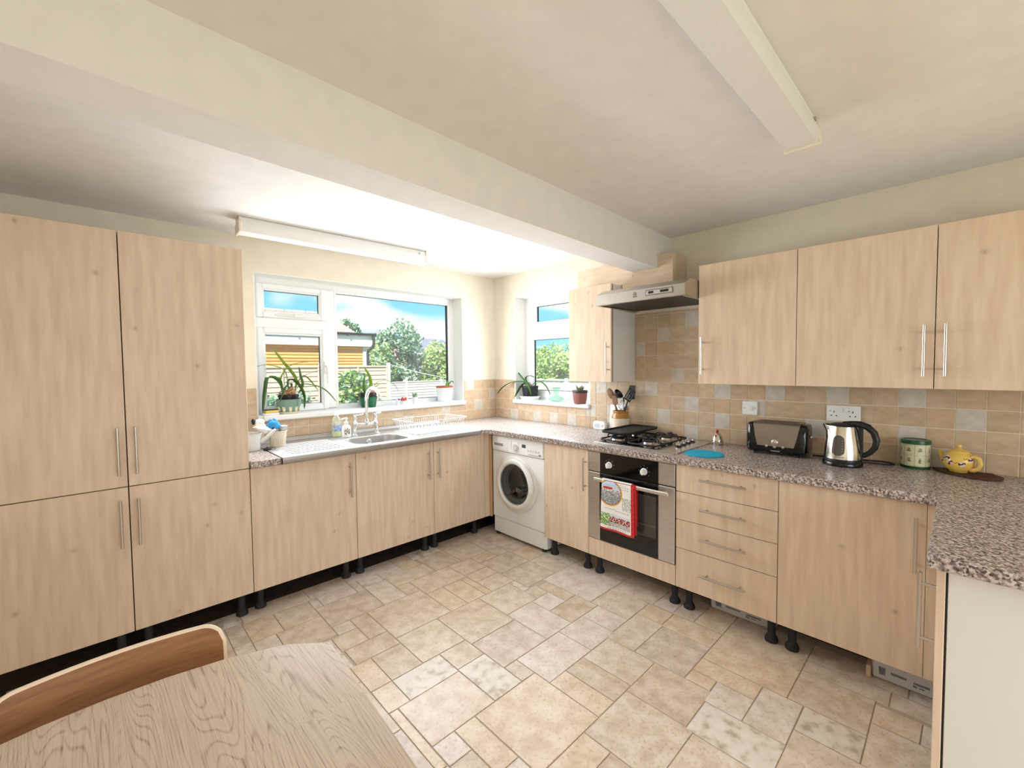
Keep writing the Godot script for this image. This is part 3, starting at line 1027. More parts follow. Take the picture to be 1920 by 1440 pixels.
	b.slab([Vector2(-0.7195, 0.012), Vector2(-0.012, 0.012), Vector2(-0.012, 3.95), Vector2(-1.352, 3.95), Vector2(-1.352, 3.276), Vector2(-1.348, 3.266), Vector2(-1.338, 3.2605), Vector2(-0.642, 3.2605), Vector2(-0.642, 0.680), Vector2(-0.672, 0.640), Vector2(-0.700, 0.620), Vector2(-0.7195, 0.620)], 0.870, WT, 0.009, 3)
	obj("worktop", b, M.granite, null, "long speckled granite-look worktop from the corner past the hob and out over the peninsula", "worktop", "speckled worktops")


func rr_ring(x0: float, z0: float, x1: float, z1: float, r: float, y: float, k := 5) -> PackedVector3Array:
	var p := PackedVector3Array()
	for q in rrect(x0, z0, x1, z1, r, k):
		p.append(V(q.x, y, q.y))
	return p


func sink() -> void:
	var o := thing("sink", "stainless steel sink with a bowl and a ribbed drainer on both sides", "sink", V(-1.455, 0.872, 0.33))
	var X0 := -2.190
	var X1 := -0.721
	var Y := 0.9125
	var b := mb()
	# plate: two drainers and the surround of the bowl
	var bx0 := -1.715
	var bx1 := -1.305
	var bz0 := 0.262
	var bz1 := 0.578
	var hole := rr_ring(bx0, bz0, bx1, bz1, 0.085, Y)
	b.quad(V(X0, Y, 0.05), V(bx0 - 0.02, Y, 0.05), V(bx0 - 0.02, Y, 0.622), V(X0, Y, 0.622), Vector3.UP)
	b.quad(V(bx1 + 0.02, Y, 0.05), V(X1, Y, 0.05), V(X1, Y, 0.622), V(bx1 + 0.02, Y, 0.622), Vector3.UP)
	b.quad(V(bx0 - 0.02, Y, 0.05), V(bx1 + 0.02, Y, 0.05), V(bx1 + 0.02, Y, bz0 - 0.02), V(bx0 - 0.02, Y, bz0 - 0.02), Vector3.UP)
	b.quad(V(bx0 - 0.02, Y, bz1 + 0.02), V(bx1 + 0.02, Y, bz1 + 0.02), V(bx1 + 0.02, Y, 0.622), V(bx0 - 0.02, Y, 0.622), Vector3.UP)
	var outer := PackedVector3Array()
	var mx := (bx0 + bx1) / 2
	var mz := (bz0 + bz1) / 2
	for p in hole:
		var d := Vector2(p.x - mx, p.z - mz)
		var e := Vector2((bx1 - bx0) / 2, (bz1 - bz0) / 2)
		var n2 := Vector2(clampf(d.x * 1.35, -e.x, e.x), clampf(d.y * 1.35, -e.y, e.y)) + Vector2(signf(d.x), signf(d.y)) * 0.02
		if absf(d.x) < e.x - 0.084: n2.x = d.x
		if absf(d.y) < e.y - 0.084: n2.y = d.y
		outer.append(V(mx + n2.x, Y, mz + n2.y))
	b.grid([outer, hole], true)
	for s in [[X0, X0 - 0.0], [X1, X1 + 0.0]]:
		b.quad(V(s[0], Y, 0.05), V(s[0], Y, 0.622), V(s[0], Y - 0.010, 0.622), V(s[0], Y - 0.010, 0.05), V(signf(s[0] - mx), 0, 0))
	# rolled front apron
	var rows := []
	for q in [[0.622, Y], [0.627, Y - 0.0015], [0.6295, Y - 0.006], [0.630, Y - 0.012], [0.630, 0.872], [0.612, 0.872]]:
		rows.append(PackedVector3Array([V(X0, q[1], q[0]), V(X1, q[1], q[0])]))
	b.grid(rows)
	obj("plate", b, M.sink_steel, o)
	b = mb()
	rows = []
	for q in [[0.05, Y], [0.040, Y + 0.001], [0.034, Y + 0.006], [0.033, 0.934], [0.030, 0.938], [0.014, 0.938], [0.014, 0.905]]:
		rows.append(PackedVector3Array([V(X0, q[1], q[0]), V(X1, q[1], q[0])]))
	b.grid(rows)
	obj("upstand", b, M.sink_steel, o)
	# raised rim and bowl
	b = mb()
	rows = []
	for q in [[0.0, Y], [-0.004, Y + 0.001], [-0.006, Y - 0.003], [-0.010, Y - 0.03], [-0.018, Y - 0.115], [-0.036, Y - 0.143], [-0.07, Y - 0.150]]:
		rows.append(rr_ring(bx0 - q[0], bz0 - q[0], bx1 + q[0], bz1 + q[0], maxf(0.085 + q[0] * 0.6, 0.03), q[1]))
	b.grid(rows, true)
	b.cap(Array(rows[rows.size() - 1]), Vector3.UP)
	obj("bowl", b, M.sink_steel, o)
	b = mb()
	b.lathe([Vector2(0, 0), Vector2(0.040, 0), Vector2(0.042, 0.002), Vector2(0.030, 0.003), Vector2(0.02, 0.001), Vector2(0, 0.001)], 20, V(-1.51, Y - 0.1495, 0.42))
	obj("waste", b, M.chrome, o)
	b = mb()
	b.t = Transform3D(Basis(V(1, 0, 0), V(0, 0, 1), V(0, -1, 0)), V(-1.50, 0.872, 0.2722))
	b.lathe([Vector2(0.0, 0.001), Vector2(0.008, 0.001), Vector2(0.010, 0.004), Vector2(0.018, 0.004), Vector2(0.021, 0.0)], 18)
	obj("overflow", b, M.chrome, o)
	for s in [[-2.150, -1.765], [-1.262, -0.775]]:
		b = mb()
		for k in 7:
			var z := 0.20 + k * 0.058
			b.tube([V(s[0] + 0.01, Y - 0.0035, z), V(s[0] + 0.03, Y - 0.0005, z), V(s[1] - 0.03, Y - 0.0005, z), V(s[1] - 0.01, Y - 0.0035, z)], 0.0058, 8)
		for x in s:
			b.tube([V(x, Y - 0.002, 0.165), V(x, Y - 0.002, 0.585)], 0.003, 6)
		obj("drainer_ribs", b, M.sink_steel, o)
	# bridge mixer tap
	o = thing("mixer_tap", "chrome bridge mixer tap with a tall swan neck behind the sink", "tap", V(-1.465, Y, 0.16))
	var z := 0.155
	for x in [-1.560, -1.380]:
		b = mb()
		var s := 1.0 if x < -1.5 else -1.0
		b.lathe([Vector2(0, Y), Vector2(0.026, Y), Vector2(0.026, Y + 0.006), Vector2(0.016, Y + 0.012), Vector2(0.013, Y + 0.03)], 18, V(x, 0, z))
		b.tube([V(x, Y + 0.025, z), V(x + 0.002, Y + 0.045, z - 0.004), V(x + s * 0.008, Y + 0.075, z)], 0.012, 12)
		b.lathe([Vector2(0.012, 0.983), Vector2(0.019, 0.988), Vector2(0.021, 1.0), Vector2(0.019, 1.012), Vector2(0.013, 1.016), Vector2(0.012, 1.03), Vector2(0.015, 1.034), Vector2(0.015, 1.062), Vector2(0.012, 1.07), Vector2(0, 1.072)], 18, V(x + s * 0.008, 0, z))
		obj("valve", b, M.chrome, o)
		b = mb()
		if s > 0:
			b.tube([V(x + 0.008, 1.06, z), V(x + 0.03, 1.063, z + 0.012), V(x + 0.062, 1.068, z + 0.03)], [0.007, 0.006, 0.008], 10)
		else:
			b.tube([V(x - 0.008, 1.064, z), V(x + 0.012, 1.068, z + 0.004), V(x + 0.034, 1.07, z + 0.008)], [0.008, 0.007, 0.009], 10)
		obj("lever", b, M.chrome, o)
	b = mb()
	b.tube([V(-1.552, 1.0, z), V(-1.53, 0.994, z), V(-1.50, 0.988, z + 0.006), V(-1.465, 0.988, z + 0.01), V(-1.43, 0.99, z + 0.006), V(-1.41, 0.996, z), V(-1.388, 1.0, z)], 0.0115, 12)
	b.lathe([Vector2(0.013, 0.98), Vector2(0.019, 0.99), Vector2(0.019, 1.012), Vector2(0.015, 1.02), Vector2(0.012, 1.035), Vector2(0, 1.036)], 16, V(-1.465, 0, z + 0.008))
	obj("bridge", b, M.chrome, o)
	b = mb()
	var path := [V(-1.465, 1.02, z + 0.008), V(-1.463, 1.12, z + 0.008)]
	for k in 13:
		var a := PI - PI * 1.08 * k / 12
		path.append(V(-1.4605 + 0.003 * k + 0.0, 1.195 + sin(a) * 0.075, z + 0.008 + 0.075 + cos(a) * 0.075))
	b.tube(path, 0.0115, 12)
	obj("spout", b, M.chrome, o)


func oven() -> void:
	var o := thing("oven", "built-in steel and black glass oven below the hob, tea towel over its rail", "oven", V(-0.4, 0.285, 1.914))
	var x := -0.612
	obj("body", mb().box(V(-0.594, 0.288, 1.630), V(-0.06, 0.860, 2.198), 0.002), M.black, o)
	obj("edge", mb().box(V(-0.606, 0.287, 1.617), V(-0.590, 0.8655, 2.212), 0.001), M.black, o)
	for q in [[1.618, 1.7075], [2.1105, 2.211]]:
		obj("fascia", mb().box(V(x - 0.004, 0.733, q[0]), V(-0.6, 0.8600, q[1]), 0.002), M.steel_v, o)
	var cp := obj("control_panel", mb().box(V(x - 0.005, 0.733, 1.7075), V(-0.6, 0.860, 2.1105), 0.002), M.black_gloss, o)
	obj("top_trim", mb().box(V(x - 0.002, 0.8605, 1.618), V(-0.6, 0.8675, 2.211), 0.001), M.steel_v, o)
	var door := obj("door", mb().box(V(-0.604, 0.289, 1.618), V(-0.592, 0.727, 2.211), 0.001), M.black, o)
	for q in [[1.618, 1.7075], [2.1105, 2.211]]:
		obj("door_side", mb().box(V(x - 0.006, 0.289, q[0]), V(-0.603, 0.727, q[1]), 0.003), M.steel_v, door)
	obj("door_glass", mb().box(V(x - 0.0065, 0.289, 1.7075), V(-0.6, 0.727, 2.1105), 0.002), M.black_glass, door)
	var wn := mt(C(70, 66, 62), 0.12)
	obj("viewing_window", mb().box(V(x - 0.0075, 0.402, 1.722), V(x - 0.0055, 0.650, 2.098), 0.001), wn, door)
	var rk := mb()
	for y in [0.47, 0.475]:
		rk.box(V(x - 0.0081, y, 1.73), V(x - 0.007, y + 0.0015, 2.094))
	obj("rack_line", rk, mt(C(118, 114, 108), 0.3), door)
	var h := mb()
	h.box(V(x - 0.050, 0.682, 1.687), V(x - 0.036, 0.705, 2.192), 0.004)
	for z in [1.72, 2.16]:
		h.box(V(x - 0.04, 0.686, z - 0.008), V(x - 0.004, 0.701, z + 0.008), 0.002)
	obj("handle", h, mt(C(222, 218, 210), 0.32, 0.85), door)
	for z in [1.779, 2.021]:
		var k := mb()
		k.t = Transform3D(Basis(V(0, 1, 0), V(-1, 0, 0), V(0, 0, 1)), V(x - 0.005, 0.790, z))
		k.lathe([Vector2(0, 0), Vector2(0.021, 0), Vector2(0.021, 0.004), Vector2(0.017, 0.006), Vector2(0.0155, 0.022), Vector2(0.013, 0.025), Vector2(0, 0.025)], 24)
		k.box(V(-0.017, 0.02, -0.005), V(0.017, 0.030, 0.005), 0.002)
		obj("knob", k, M.white, o)
		var mk := mb()
		for a in 7:
			var an := -2.2 + a * 0.73
			mk.box(V(x - 0.0056, 0.790 + cos(an) * 0.034 - 0.0012, z + sin(an) * 0.034 - 0.0012), V(x - 0.0049, 0.790 + cos(an) * 0.034 + 0.0012, z + sin(an) * 0.034 + 0.0012))
		obj("dial_marks", mk, M.white, cp, "", "", "", "stuff")


func towel_image() -> ImageTexture:
	# souvenir print: townscape roundel, green and red panels, lines of script, red border
	var W := 260
	var H := 380
	var im := Image.create(W, H, false, Image.FORMAT_RGB8)
	var f := FastNoiseLite.new()
	f.seed = 8; f.frequency = 0.045; f.fractal_octaves = 4
	var red := C(206, 38, 44)
	for y in H:
		for x in W:
			var c := C(243, 241, 238)
			var n := f.get_noise_2d(x, y * 1.4)
			var k := f.get_noise_2d(x * 2.6 + 300, y * 3.2)
			var d := Vector2(x - 70, y - 92).length()
			if d < 88:
				c = C(196, 216, 232) if y < 62 else C(226, 222, 214)
				if y > 66 and n > 0.02: c = C(150, 146, 148)
				if y > 84 and k > 0.16: c = C(96, 84, 104)
				if y > 50 and y < 66 and x > 14 and x < 92: c = red
				if y > 108 and k < -0.2: c = C(120, 160, 150)
			elif d < 92: c = C(122, 70, 122)
			elif d < 101: c = C(238, 178, 60)
			elif x > 168 and y > 110 and y < 205:
				if n > 0.0 and k > -0.05: c = C(92, 150, 58) if x < 214 and y < 160 else C(148, 158, 152)
				elif k > 0.2: c = C(120, 120, 126)
			elif y > 250 and y < 345 and x < 230:
				c = C(214, 224, 230) if y < 275 else C(226, 226, 216)
				if x < 74 and n > -0.12: c = C(96, 146, 52) if k > -0.1 else C(158, 190, 90)
				elif y > 268 and y < 312 and x > 70 and n > -0.1: c = C(176, 42, 46) if k > -0.12 else C(90, 60, 62)
				elif y >= 305 and k > 0.02: c = C(140, 138, 136)
			# lines of brown and blue script
			for q in [[112, 214, 22, 1], [150, 222, 36, 1], [150, 222, 52, 1], [20, 120, 214, 0], [110, 220, 222, 1], [60, 196, 354, 1], [60, 196, 364, 1]]:
				if x > q[0] and x < q[1] and absf(y - q[2] - 3.0 * sin(x * 0.9) * sin(x * 0.23)) < 1.5 and sin(x * 0.33) > -0.6:
					c = C(84, 92, 120) if q[3] else C(140, 110, 70)
			if x > 236 or y > 366:
				c = red if (x + y) % 34 > 5 else C(214, 70, 70)
			im.set_pixel(x, y, c)
	return ImageTexture.create_from_image(im)


func tea_towel() -> void:
	var o := thing("tea_towel", "printed tea towel with a red border hanging over the oven rail", "towel", V(-0.665, 0.395, 1.88))
	var print := mt(Color(1, 1, 1), 0.9)
	print.albedo_texture = towel_image()
	var rows := []
	for j in 26:
		var r := PackedVector3Array()
		for i in 17:
			var f := i / 16.0
			var z := 1.758 + f * 0.224
			var y := 0.7095 - j / 25.0 * 0.315
			var w := j / 25.0
			var x := -0.6685 - 0.004 * w - 0.004 * w * sin(f * 9.0 + 0.6) - 0.003 * w * cos(f * 4.0)
			if j == 0:
				x = -0.657
			r.append(V(x, y + 0.008 * (f - 0.5) * w * -1.0, z - 0.012 * w * (0.5 - f)))
		rows.append(r)
	var b := mb()
	b.grid(rows)
	obj("front_sheet", b, print, o)
	b = mb()
	rows = []
	for j in 16:
		var r := PackedVector3Array()
		for i in 9:
			var f := i / 8.0
			var w := j / 15.0
			r.append(V(-0.6645 + 0.0015 * w - 0.002 * w * sin(f * 6.0), 0.709 - w * 0.30, 1.79 + f * 0.205 + 0.006 * w))
		rows.append(r)
	b.grid(rows)
	rows = []
	for j in 12:
		var w := j / 11.0
		rows.append(PackedVector3Array([V(-0.6415, 0.706 - w * 0.25, 1.77), V(-0.6415, 0.706 - w * 0.25, 1.995)]))
	b.grid(rows)
	obj("back_sheet", b, mt(C(204, 44, 48), 0.9), o)
	b = mb()
	rows = []
	for j in 10:
		var a := PI * j / 9.0
		rows.append(PackedVector3Array([V(-0.6555 - cos(PI - a) * 0.0130, 0.7065 + sin(a) * 0.006, 1.758), V(-0.6555 - cos(PI - a) * 0.0130, 0.7065 + sin(a) * 0.006, 1.966)]))
	b.grid(rows)
	obj("fold", b, mt(C(238, 236, 232), 0.9), o)


func washing_machine() -> void:
	var o := thing("washing_machine", "white front-loading washing machine in the corner under the worktop", "washing machine", V(-0.33, FL, 0.916))
	var z0 := 0.622
	var z1 := 1.212
	var x := -0.592
	var W := mt(C(240, 240, 238), 0.28)
	var b := mb()
	for z in [z0, z1 - 0.012]:
		b.box(V(x + 0.010, 0.186, z), V(-0.06, 0.733, z + 0.012), 0.001)
	b.box(V(-0.075, 0.186, z0), V(-0.06, 0.733, z1))
	b.box(V(x + 0.012, 0.186, z0), V(-0.06, 0.20, z1))
	b.box(V(x + 0.012, 0.72, z0), V(-0.06, 0.733, z1))
	# front sheet with the round opening, its edges rolled back
	var an := []
	for k in 44:
		an.append(TAU * k / 44.0)
	var cz := 0.905
	var cy := 0.497
	for q in [[0.733, z1 - 0.012], [0.733, z0 + 0.012], [0.186, z0 + 0.012], [0.186, z1 - 0.012]]:
		an.append(fposmod(atan2(q[1] - cz, q[0] - cy), TAU))
	an.sort()
	var inner := PackedVector3Array()
	var outer := PackedVector3Array()
	for a in an:
		var dy := cos(a)
		var dz := sin(a)
		var k := 9.0
		if dy > 0.001: k = minf(k, (0.733 - cy) / dy)
		if dy < -0.001: k = minf(k, (0.186 - cy) / dy)
		if dz > 0.001: k = minf(k, (z1 - 0.012 - cz) / dz)
		if dz < -0.001: k = minf(k, (z0 + 0.012 - cz) / dz)
		inner.append(V(x, cy + dy * 0.157, cz + dz * 0.157))
		outer.append(V(x, cy + dy * k, cz + dz * k))
	b.grid([outer, inner], true)
	for z in [[z0 + 0.012, z0 + 0.004, z0], [z1 - 0.012, z1 - 0.004, z1]]:
		b.grid([PackedVector3Array([V(x, 0.186, z[0]), V(x, 0.733, z[0])]), PackedVector3Array([V(x + 0.004, 0.186, z[1]), V(x + 0.004, 0.733, z[1])]), PackedVector3Array([V(x + 0.012, 0.186, z[2]), V(x + 0.012, 0.733, z[2])])])
	obj("body", b, W, o)
	b = mb()
	b.slab([Vector2(-0.06, z0 + 0.001), Vector2(-0.06, z1 - 0.001), Vector2(x + 0.02, z1 - 0.001), Vector2(x + 0.006, z1 - 0.016), Vector2(x + 0.003, (z0 + z1) / 2), Vector2(x + 0.006, z0 + 0.016), Vector2(x + 0.02, z0 + 0.001)], 0.055, 0.183, 0.006, 2)
	obj("kick_panel", b, W, o)
	b = mb()
	b.slab([Vector2(-0.06, z0), Vector2(-0.06, z1), Vector2(x + 0.008, z1), Vector2(x - 0.008, z1 - 0.016), Vector2(x - 0.013, (z0 + z1) / 2), Vector2(x - 0.008, z0 + 0.016), Vector2(x + 0.008, z0)], 0.736, 0.866, 0.007, 3)
	var fa := obj("fascia", b, W, o)
	b = mb()
	b.box(V(-0.07, 0.731, z0 + 0.01), V(x + 0.006, 0.738, z1 - 0.01))
	b.box(V(-0.07, 0.181, z0 + 0.01), V(x + 0.012, 0.188, z1 - 0.01))
	obj("seam", b, mt(C(150, 150, 150), 0.6), o, "", "", "", "stuff")
	for q in [[-0.56, 0.66], [-0.56, 1.17], [-0.12, 0.66], [-0.12, 1.17]]:
		obj("foot", mb().lathe([Vector2(0, FL), Vector2(0.02, FL), Vector2(0.02, 0.045), Vector2(0.012, 0.057), Vector2(0, 0.057)], 12, V(q[0], 0, q[1])), M.rubber, o)
	# detergent drawer
	b = mb()
	b.box(V(x - 0.0135, 0.748, 0.640), V(x, 0.855, 0.826), 0.003)
	var dr := obj("drawer", b, W, o)
	obj("grip", mb().box(V(x - 0.0142, 0.778, 0.662), V(x - 0.010, 0.802, 0.772), 0.002), mt(C(150, 148, 144), 0.4), dr)
	# dial, display, buttons
	b = mb()
	b.t = Transform3D(Basis(V(0, 1, 0), V(-1, 0, 0), V(0, 0, 1)), V(x - 0.0125, 0.790, 0.909))
	b.lathe([Vector2(0, 0), Vector2(0.027, 0), Vector2(0.026, 0.014), Vector2(0.022, 0.019), Vector2(0, 0.019)], 28)
	b.box(V(-0.026, 0.015, -0.005), V(0.026, 0.024, 0.005), 0.002)
	obj("dial", b, mt(C(232, 231, 228), 0.3), fa)
	obj("display", mb().box(V(x - 0.0145, 0.797, 0.984), V(x - 0.010, 0.822, 1.022), 0.001), mt(C(72, 84, 92), 0.15), fa)
	for k in 5:
		obj("button", mb().box(V(x - 0.0145, 0.776, 1.040 + k * 0.026), V(x - 0.010, 0.788, 1.052 + k * 0.026), 0.002), mt(C(222, 222, 220), 0.4), fa)
	b = mb()
	for k in 8:
		b.box(V(x - 0.0132, 0.775 + k * 0.008, 0.862), V(x - 0.012, 0.777 + k * 0.008, 0.872))
		b.box(V(x - 0.0132, 0.775 + k * 0.008, 0.942), V(x - 0.012, 0.777 + k * 0.008, 0.952))
	b.box(V(x - 0.0132, 0.750, 1.05), V(x - 0.012, 0.753, 1.15))
	obj("printed_marks", b, mt(C(130, 132, 136), 0.5), fa, "", "", "", "stuff")
	obj("power_button", mb().box(V(x - 0.0142, 0.752, 1.158), V(x - 0.008, 0.764, 1.178), 0.002), mt(C(120, 124, 124), 0.4), fa)
	# porthole
	var D := Transform3D(Basis(V(0, 1, 0), V(-1, 0, 0), V(0, 0, 1)), V(x, 0.497, 0.905))
	b = mb()
	b.t = D
	b.lathe([Vector2(0.222, 0), Vector2(0.221, 0.014), Vector2(0.212, 0.020), Vector2(0.200, 0.022), Vector2(0.196, 0.030), Vector2(0.184, 0.036), Vector2(0.168, 0.036), Vector2(0.160, 0.030), Vector2(0.154, 0.006)], 56, Vector3.ZERO, 44)
	var ring := obj("door", b, mt(C(232, 230, 225), 0.22), o)
	b = mb()
	b.t = D
	var gl := glass(0.34, C(52, 56, 60))
	b.lathe([Vector2(0.158, 0.028), Vector2(0.150, 0.030), Vector2(0.120, 0.012), Vector2(0.06, -0.008), Vector2(0.0, -0.012)], 48, Vector3.ZERO, 80)
	obj("porthole_glass", b, gl, ring)
	b = mb()
	b.t = D
	b.lathe([Vector2(0.156, 0.02), Vector2(0.150, 0.0), Vector2(0.128, -0.006), Vector2(0.124, -0.03)], 48)
	obj("rubber_seal", b, mt(C(92, 96, 100), 0.6), ring)
	b = mb()
	b.t = D
	b.lathe([Vector2(0.126, -0.028), Vector2(0.150, -0.06), Vector2(0.150, -0.30), Vector2(0.0, -0.30)], 40)
	obj("drum", b, mt(C(44, 42, 42), 0.35, 0.6), o)
	# the lit scraps of reflection behind the glass are washing in the drum
	b = mb()
	var rows := []
	for j in 9:
		var r := PackedVector3Array()
		for i in 9:
			var u := (i - 4) / 4.0
			var w := (j - 4) / 4.0
			r.append(V(x + 0.05 + 0.03 * sin(u * 5 + w * 3), 0.415 + 0.05 * cos(u * 1.6) + 0.02 * sin(w * 7 + u * 2), 0.94 + u * 0.09))
			r[i].x += w * 0.08
		rows.append(r)
	b.grid(rows)
	obj("laundry", b, mt(C(120, 112, 104), 0.9, 0.0, ntex(0.05, 2, [[0.4, C(40, 38, 40)], [0.55, C(240, 236, 230)]], 90, 256), V(6, 6, 6)), o)
	# door handle: curved grip on the porthole rim
	b = mb()
	b.t = D
	var pa := []
	for k in 12:
		var a := 0.40 + k * 0.118
		pa.append(V(cos(a) * 0.204, 0.046, sin(a) * 0.204))
	b.tube(pa, [0.008, 0.014, 0.018, 0.020, 0.021, 0.021, 0.021, 0.021, 0.021, 0.020, 0.019, 0.013], 12)
	obj("handle", b, W, ring)


# ---------------------------------------------------------------- cooking and the worktop's things

func hood() -> void:
	var o := thing("cooker_hood", "slim stainless cooker hood between the wall cabinets over the hob", "cooker hood", V(-0.25, 1.80, 1.91))
	var z0 := 1.6085
	var z1 := 2.212
	var b := mb()
	# hollow visor: top, front and sides of sheet steel
	var pr := [V(-0.008, 1.925, 0), V(-0.435, 1.923, 0), V(-0.512, 1.887, 0), V(-0.510, 1.822, 0)]
	var rows := []
	for z in [z0, z1]:
		var r := PackedVector3Array()
		for p in pr:
			r.append(V(p.x, p.y, z))
		rows.append(r)
	for i in 3:
		var h: Vector3 = [Vector3.UP, V(-0.4, 1, 0), V(-1, 0, 0)][i]
		b.quad(rows[0][i], rows[0][i + 1], rows[1][i + 1], rows[1][i], h)
	for z in [z0, z1]:
		var s := -1.0 if z == z0 else 1.0
		var q := [V(-0.008, 1.925, z), V(-0.435, 1.923, z), V(-0.512, 1.887, z), V(-0.510, 1.822, z), V(-0.008, 1.808, z)]
		for i in range(1, 4):
			b.tri(q[0], q[i], q[i + 1], V(0, 0, s))
	# rolled lower lip
	b.box(V(-0.511, 1.820, z0), V(-0.485, 1.824, z1), 0.001)
	b.box(V(-0.485, 1.816, z0), V(-0.01, 1.820, z0 + 0.02), 0.001)
	b.box(V(-0.485, 1.816, z1 - 0.02), V(-0.01, 1.820, z1), 0.001)
	var st := mt(Color(1, 1, 1), 0.33, 1.0, M.steel.albedo_texture, V(24, 24, 1.2))
	obj("body", b, st, o)
	obj("filter", mb().box(V(-0.484, 1.822, z0 + 0.02), V(-0.01, 1.828, z1 - 0.02)), mt(C(96, 92, 88), 0.5, 0.6, ntex(0.12, 2, [[0, C(110, 104, 98)], [1, C(230, 226, 220)]], 91, 256), V(6, 6, 6)), o)
	var sp := obj("switch_panel", mb().box(V(-0.5165, 1.846, 1.972), V(-0.510, 1.872, 2.140), 0.003), mt(C(206, 200, 192), 0.3), o)
	obj("switch_surround", mb().box(V(-0.5145, 1.842, 1.968), V(-0.511, 1.876, 2.144), 0.003), mt(C(120, 112, 104), 0.4), o)
	for q in [[1.990, 2.022], [2.066, 2.118]]:
		obj("switch", mb().box(V(-0.5195, 1.852, q[0]), V(-0.515, 1.866, q[1]), 0.001), M.black, sp)
	# round badge with an i and a line of tiny letters below
	b = mb()
	var ring := []
	for k in 20:
		ring.append(V(-0.5125, 1.863 + cos(TAU * k / 20) * 0.0105, 1.897 + sin(TAU * k / 20) * 0.0105))
	b.tube(ring, 0.0011, 5, true)
	b.box(V(-0.5138, 1.857, 1.8958), V(-0.511, 1.865, 1.8982))
	b.box(V(-0.5138, 1.867, 1.8956), V(-0.511, 1.8695, 1.8984))
	for k in 7:
		b.box(V(-0.5132, 1.8435, 1.884 + k * 0.004), V(-0.511, 1.8475 if k % 3 else 1.849, 1.8862 + k * 0.004))
	obj("badge", b, mt(C(96, 88, 82), 0.4), o)


func grate(o: Node3D, z0: float, z1: float, cross: Array) -> void:
	var y := WT + 0.020
	var b := mb()
	var fr := []
	for p in rrect(-0.528, z0, -0.088, z1, 0.03, 3):
		fr.append(V(p.x, y, p.y))
	b.tube(fr, 0.0055, 6, true)
	for q in [[-0.50, z0 + 0.03], [-0.50, z1 - 0.03], [-0.12, z0 + 0.03], [-0.12, z1 - 0.03]]:
		b.tube([V(q[0], y, q[1]), V(q[0], WT + 0.005, q[1])], 0.006, 6)
	for c in cross:
		var r: float = c[2]
		for k in 4:
			var a := TAU * k / 4.0
			var d := V(cos(a), 0, sin(a))
			var p := V(c[0], 0, c[1])
			b.tube([p + d * (r + 0.034) + V(0, y, 0), p + d * (r + 0.030) + V(0, y + 0.022, 0), p + d * (r + 0.022) + V(0, y + 0.028, 0), p + d * r * 0.35 + V(0, y + 0.028, 0)], 0.005, 6)
	obj("pan_support", b, M.iron, o)


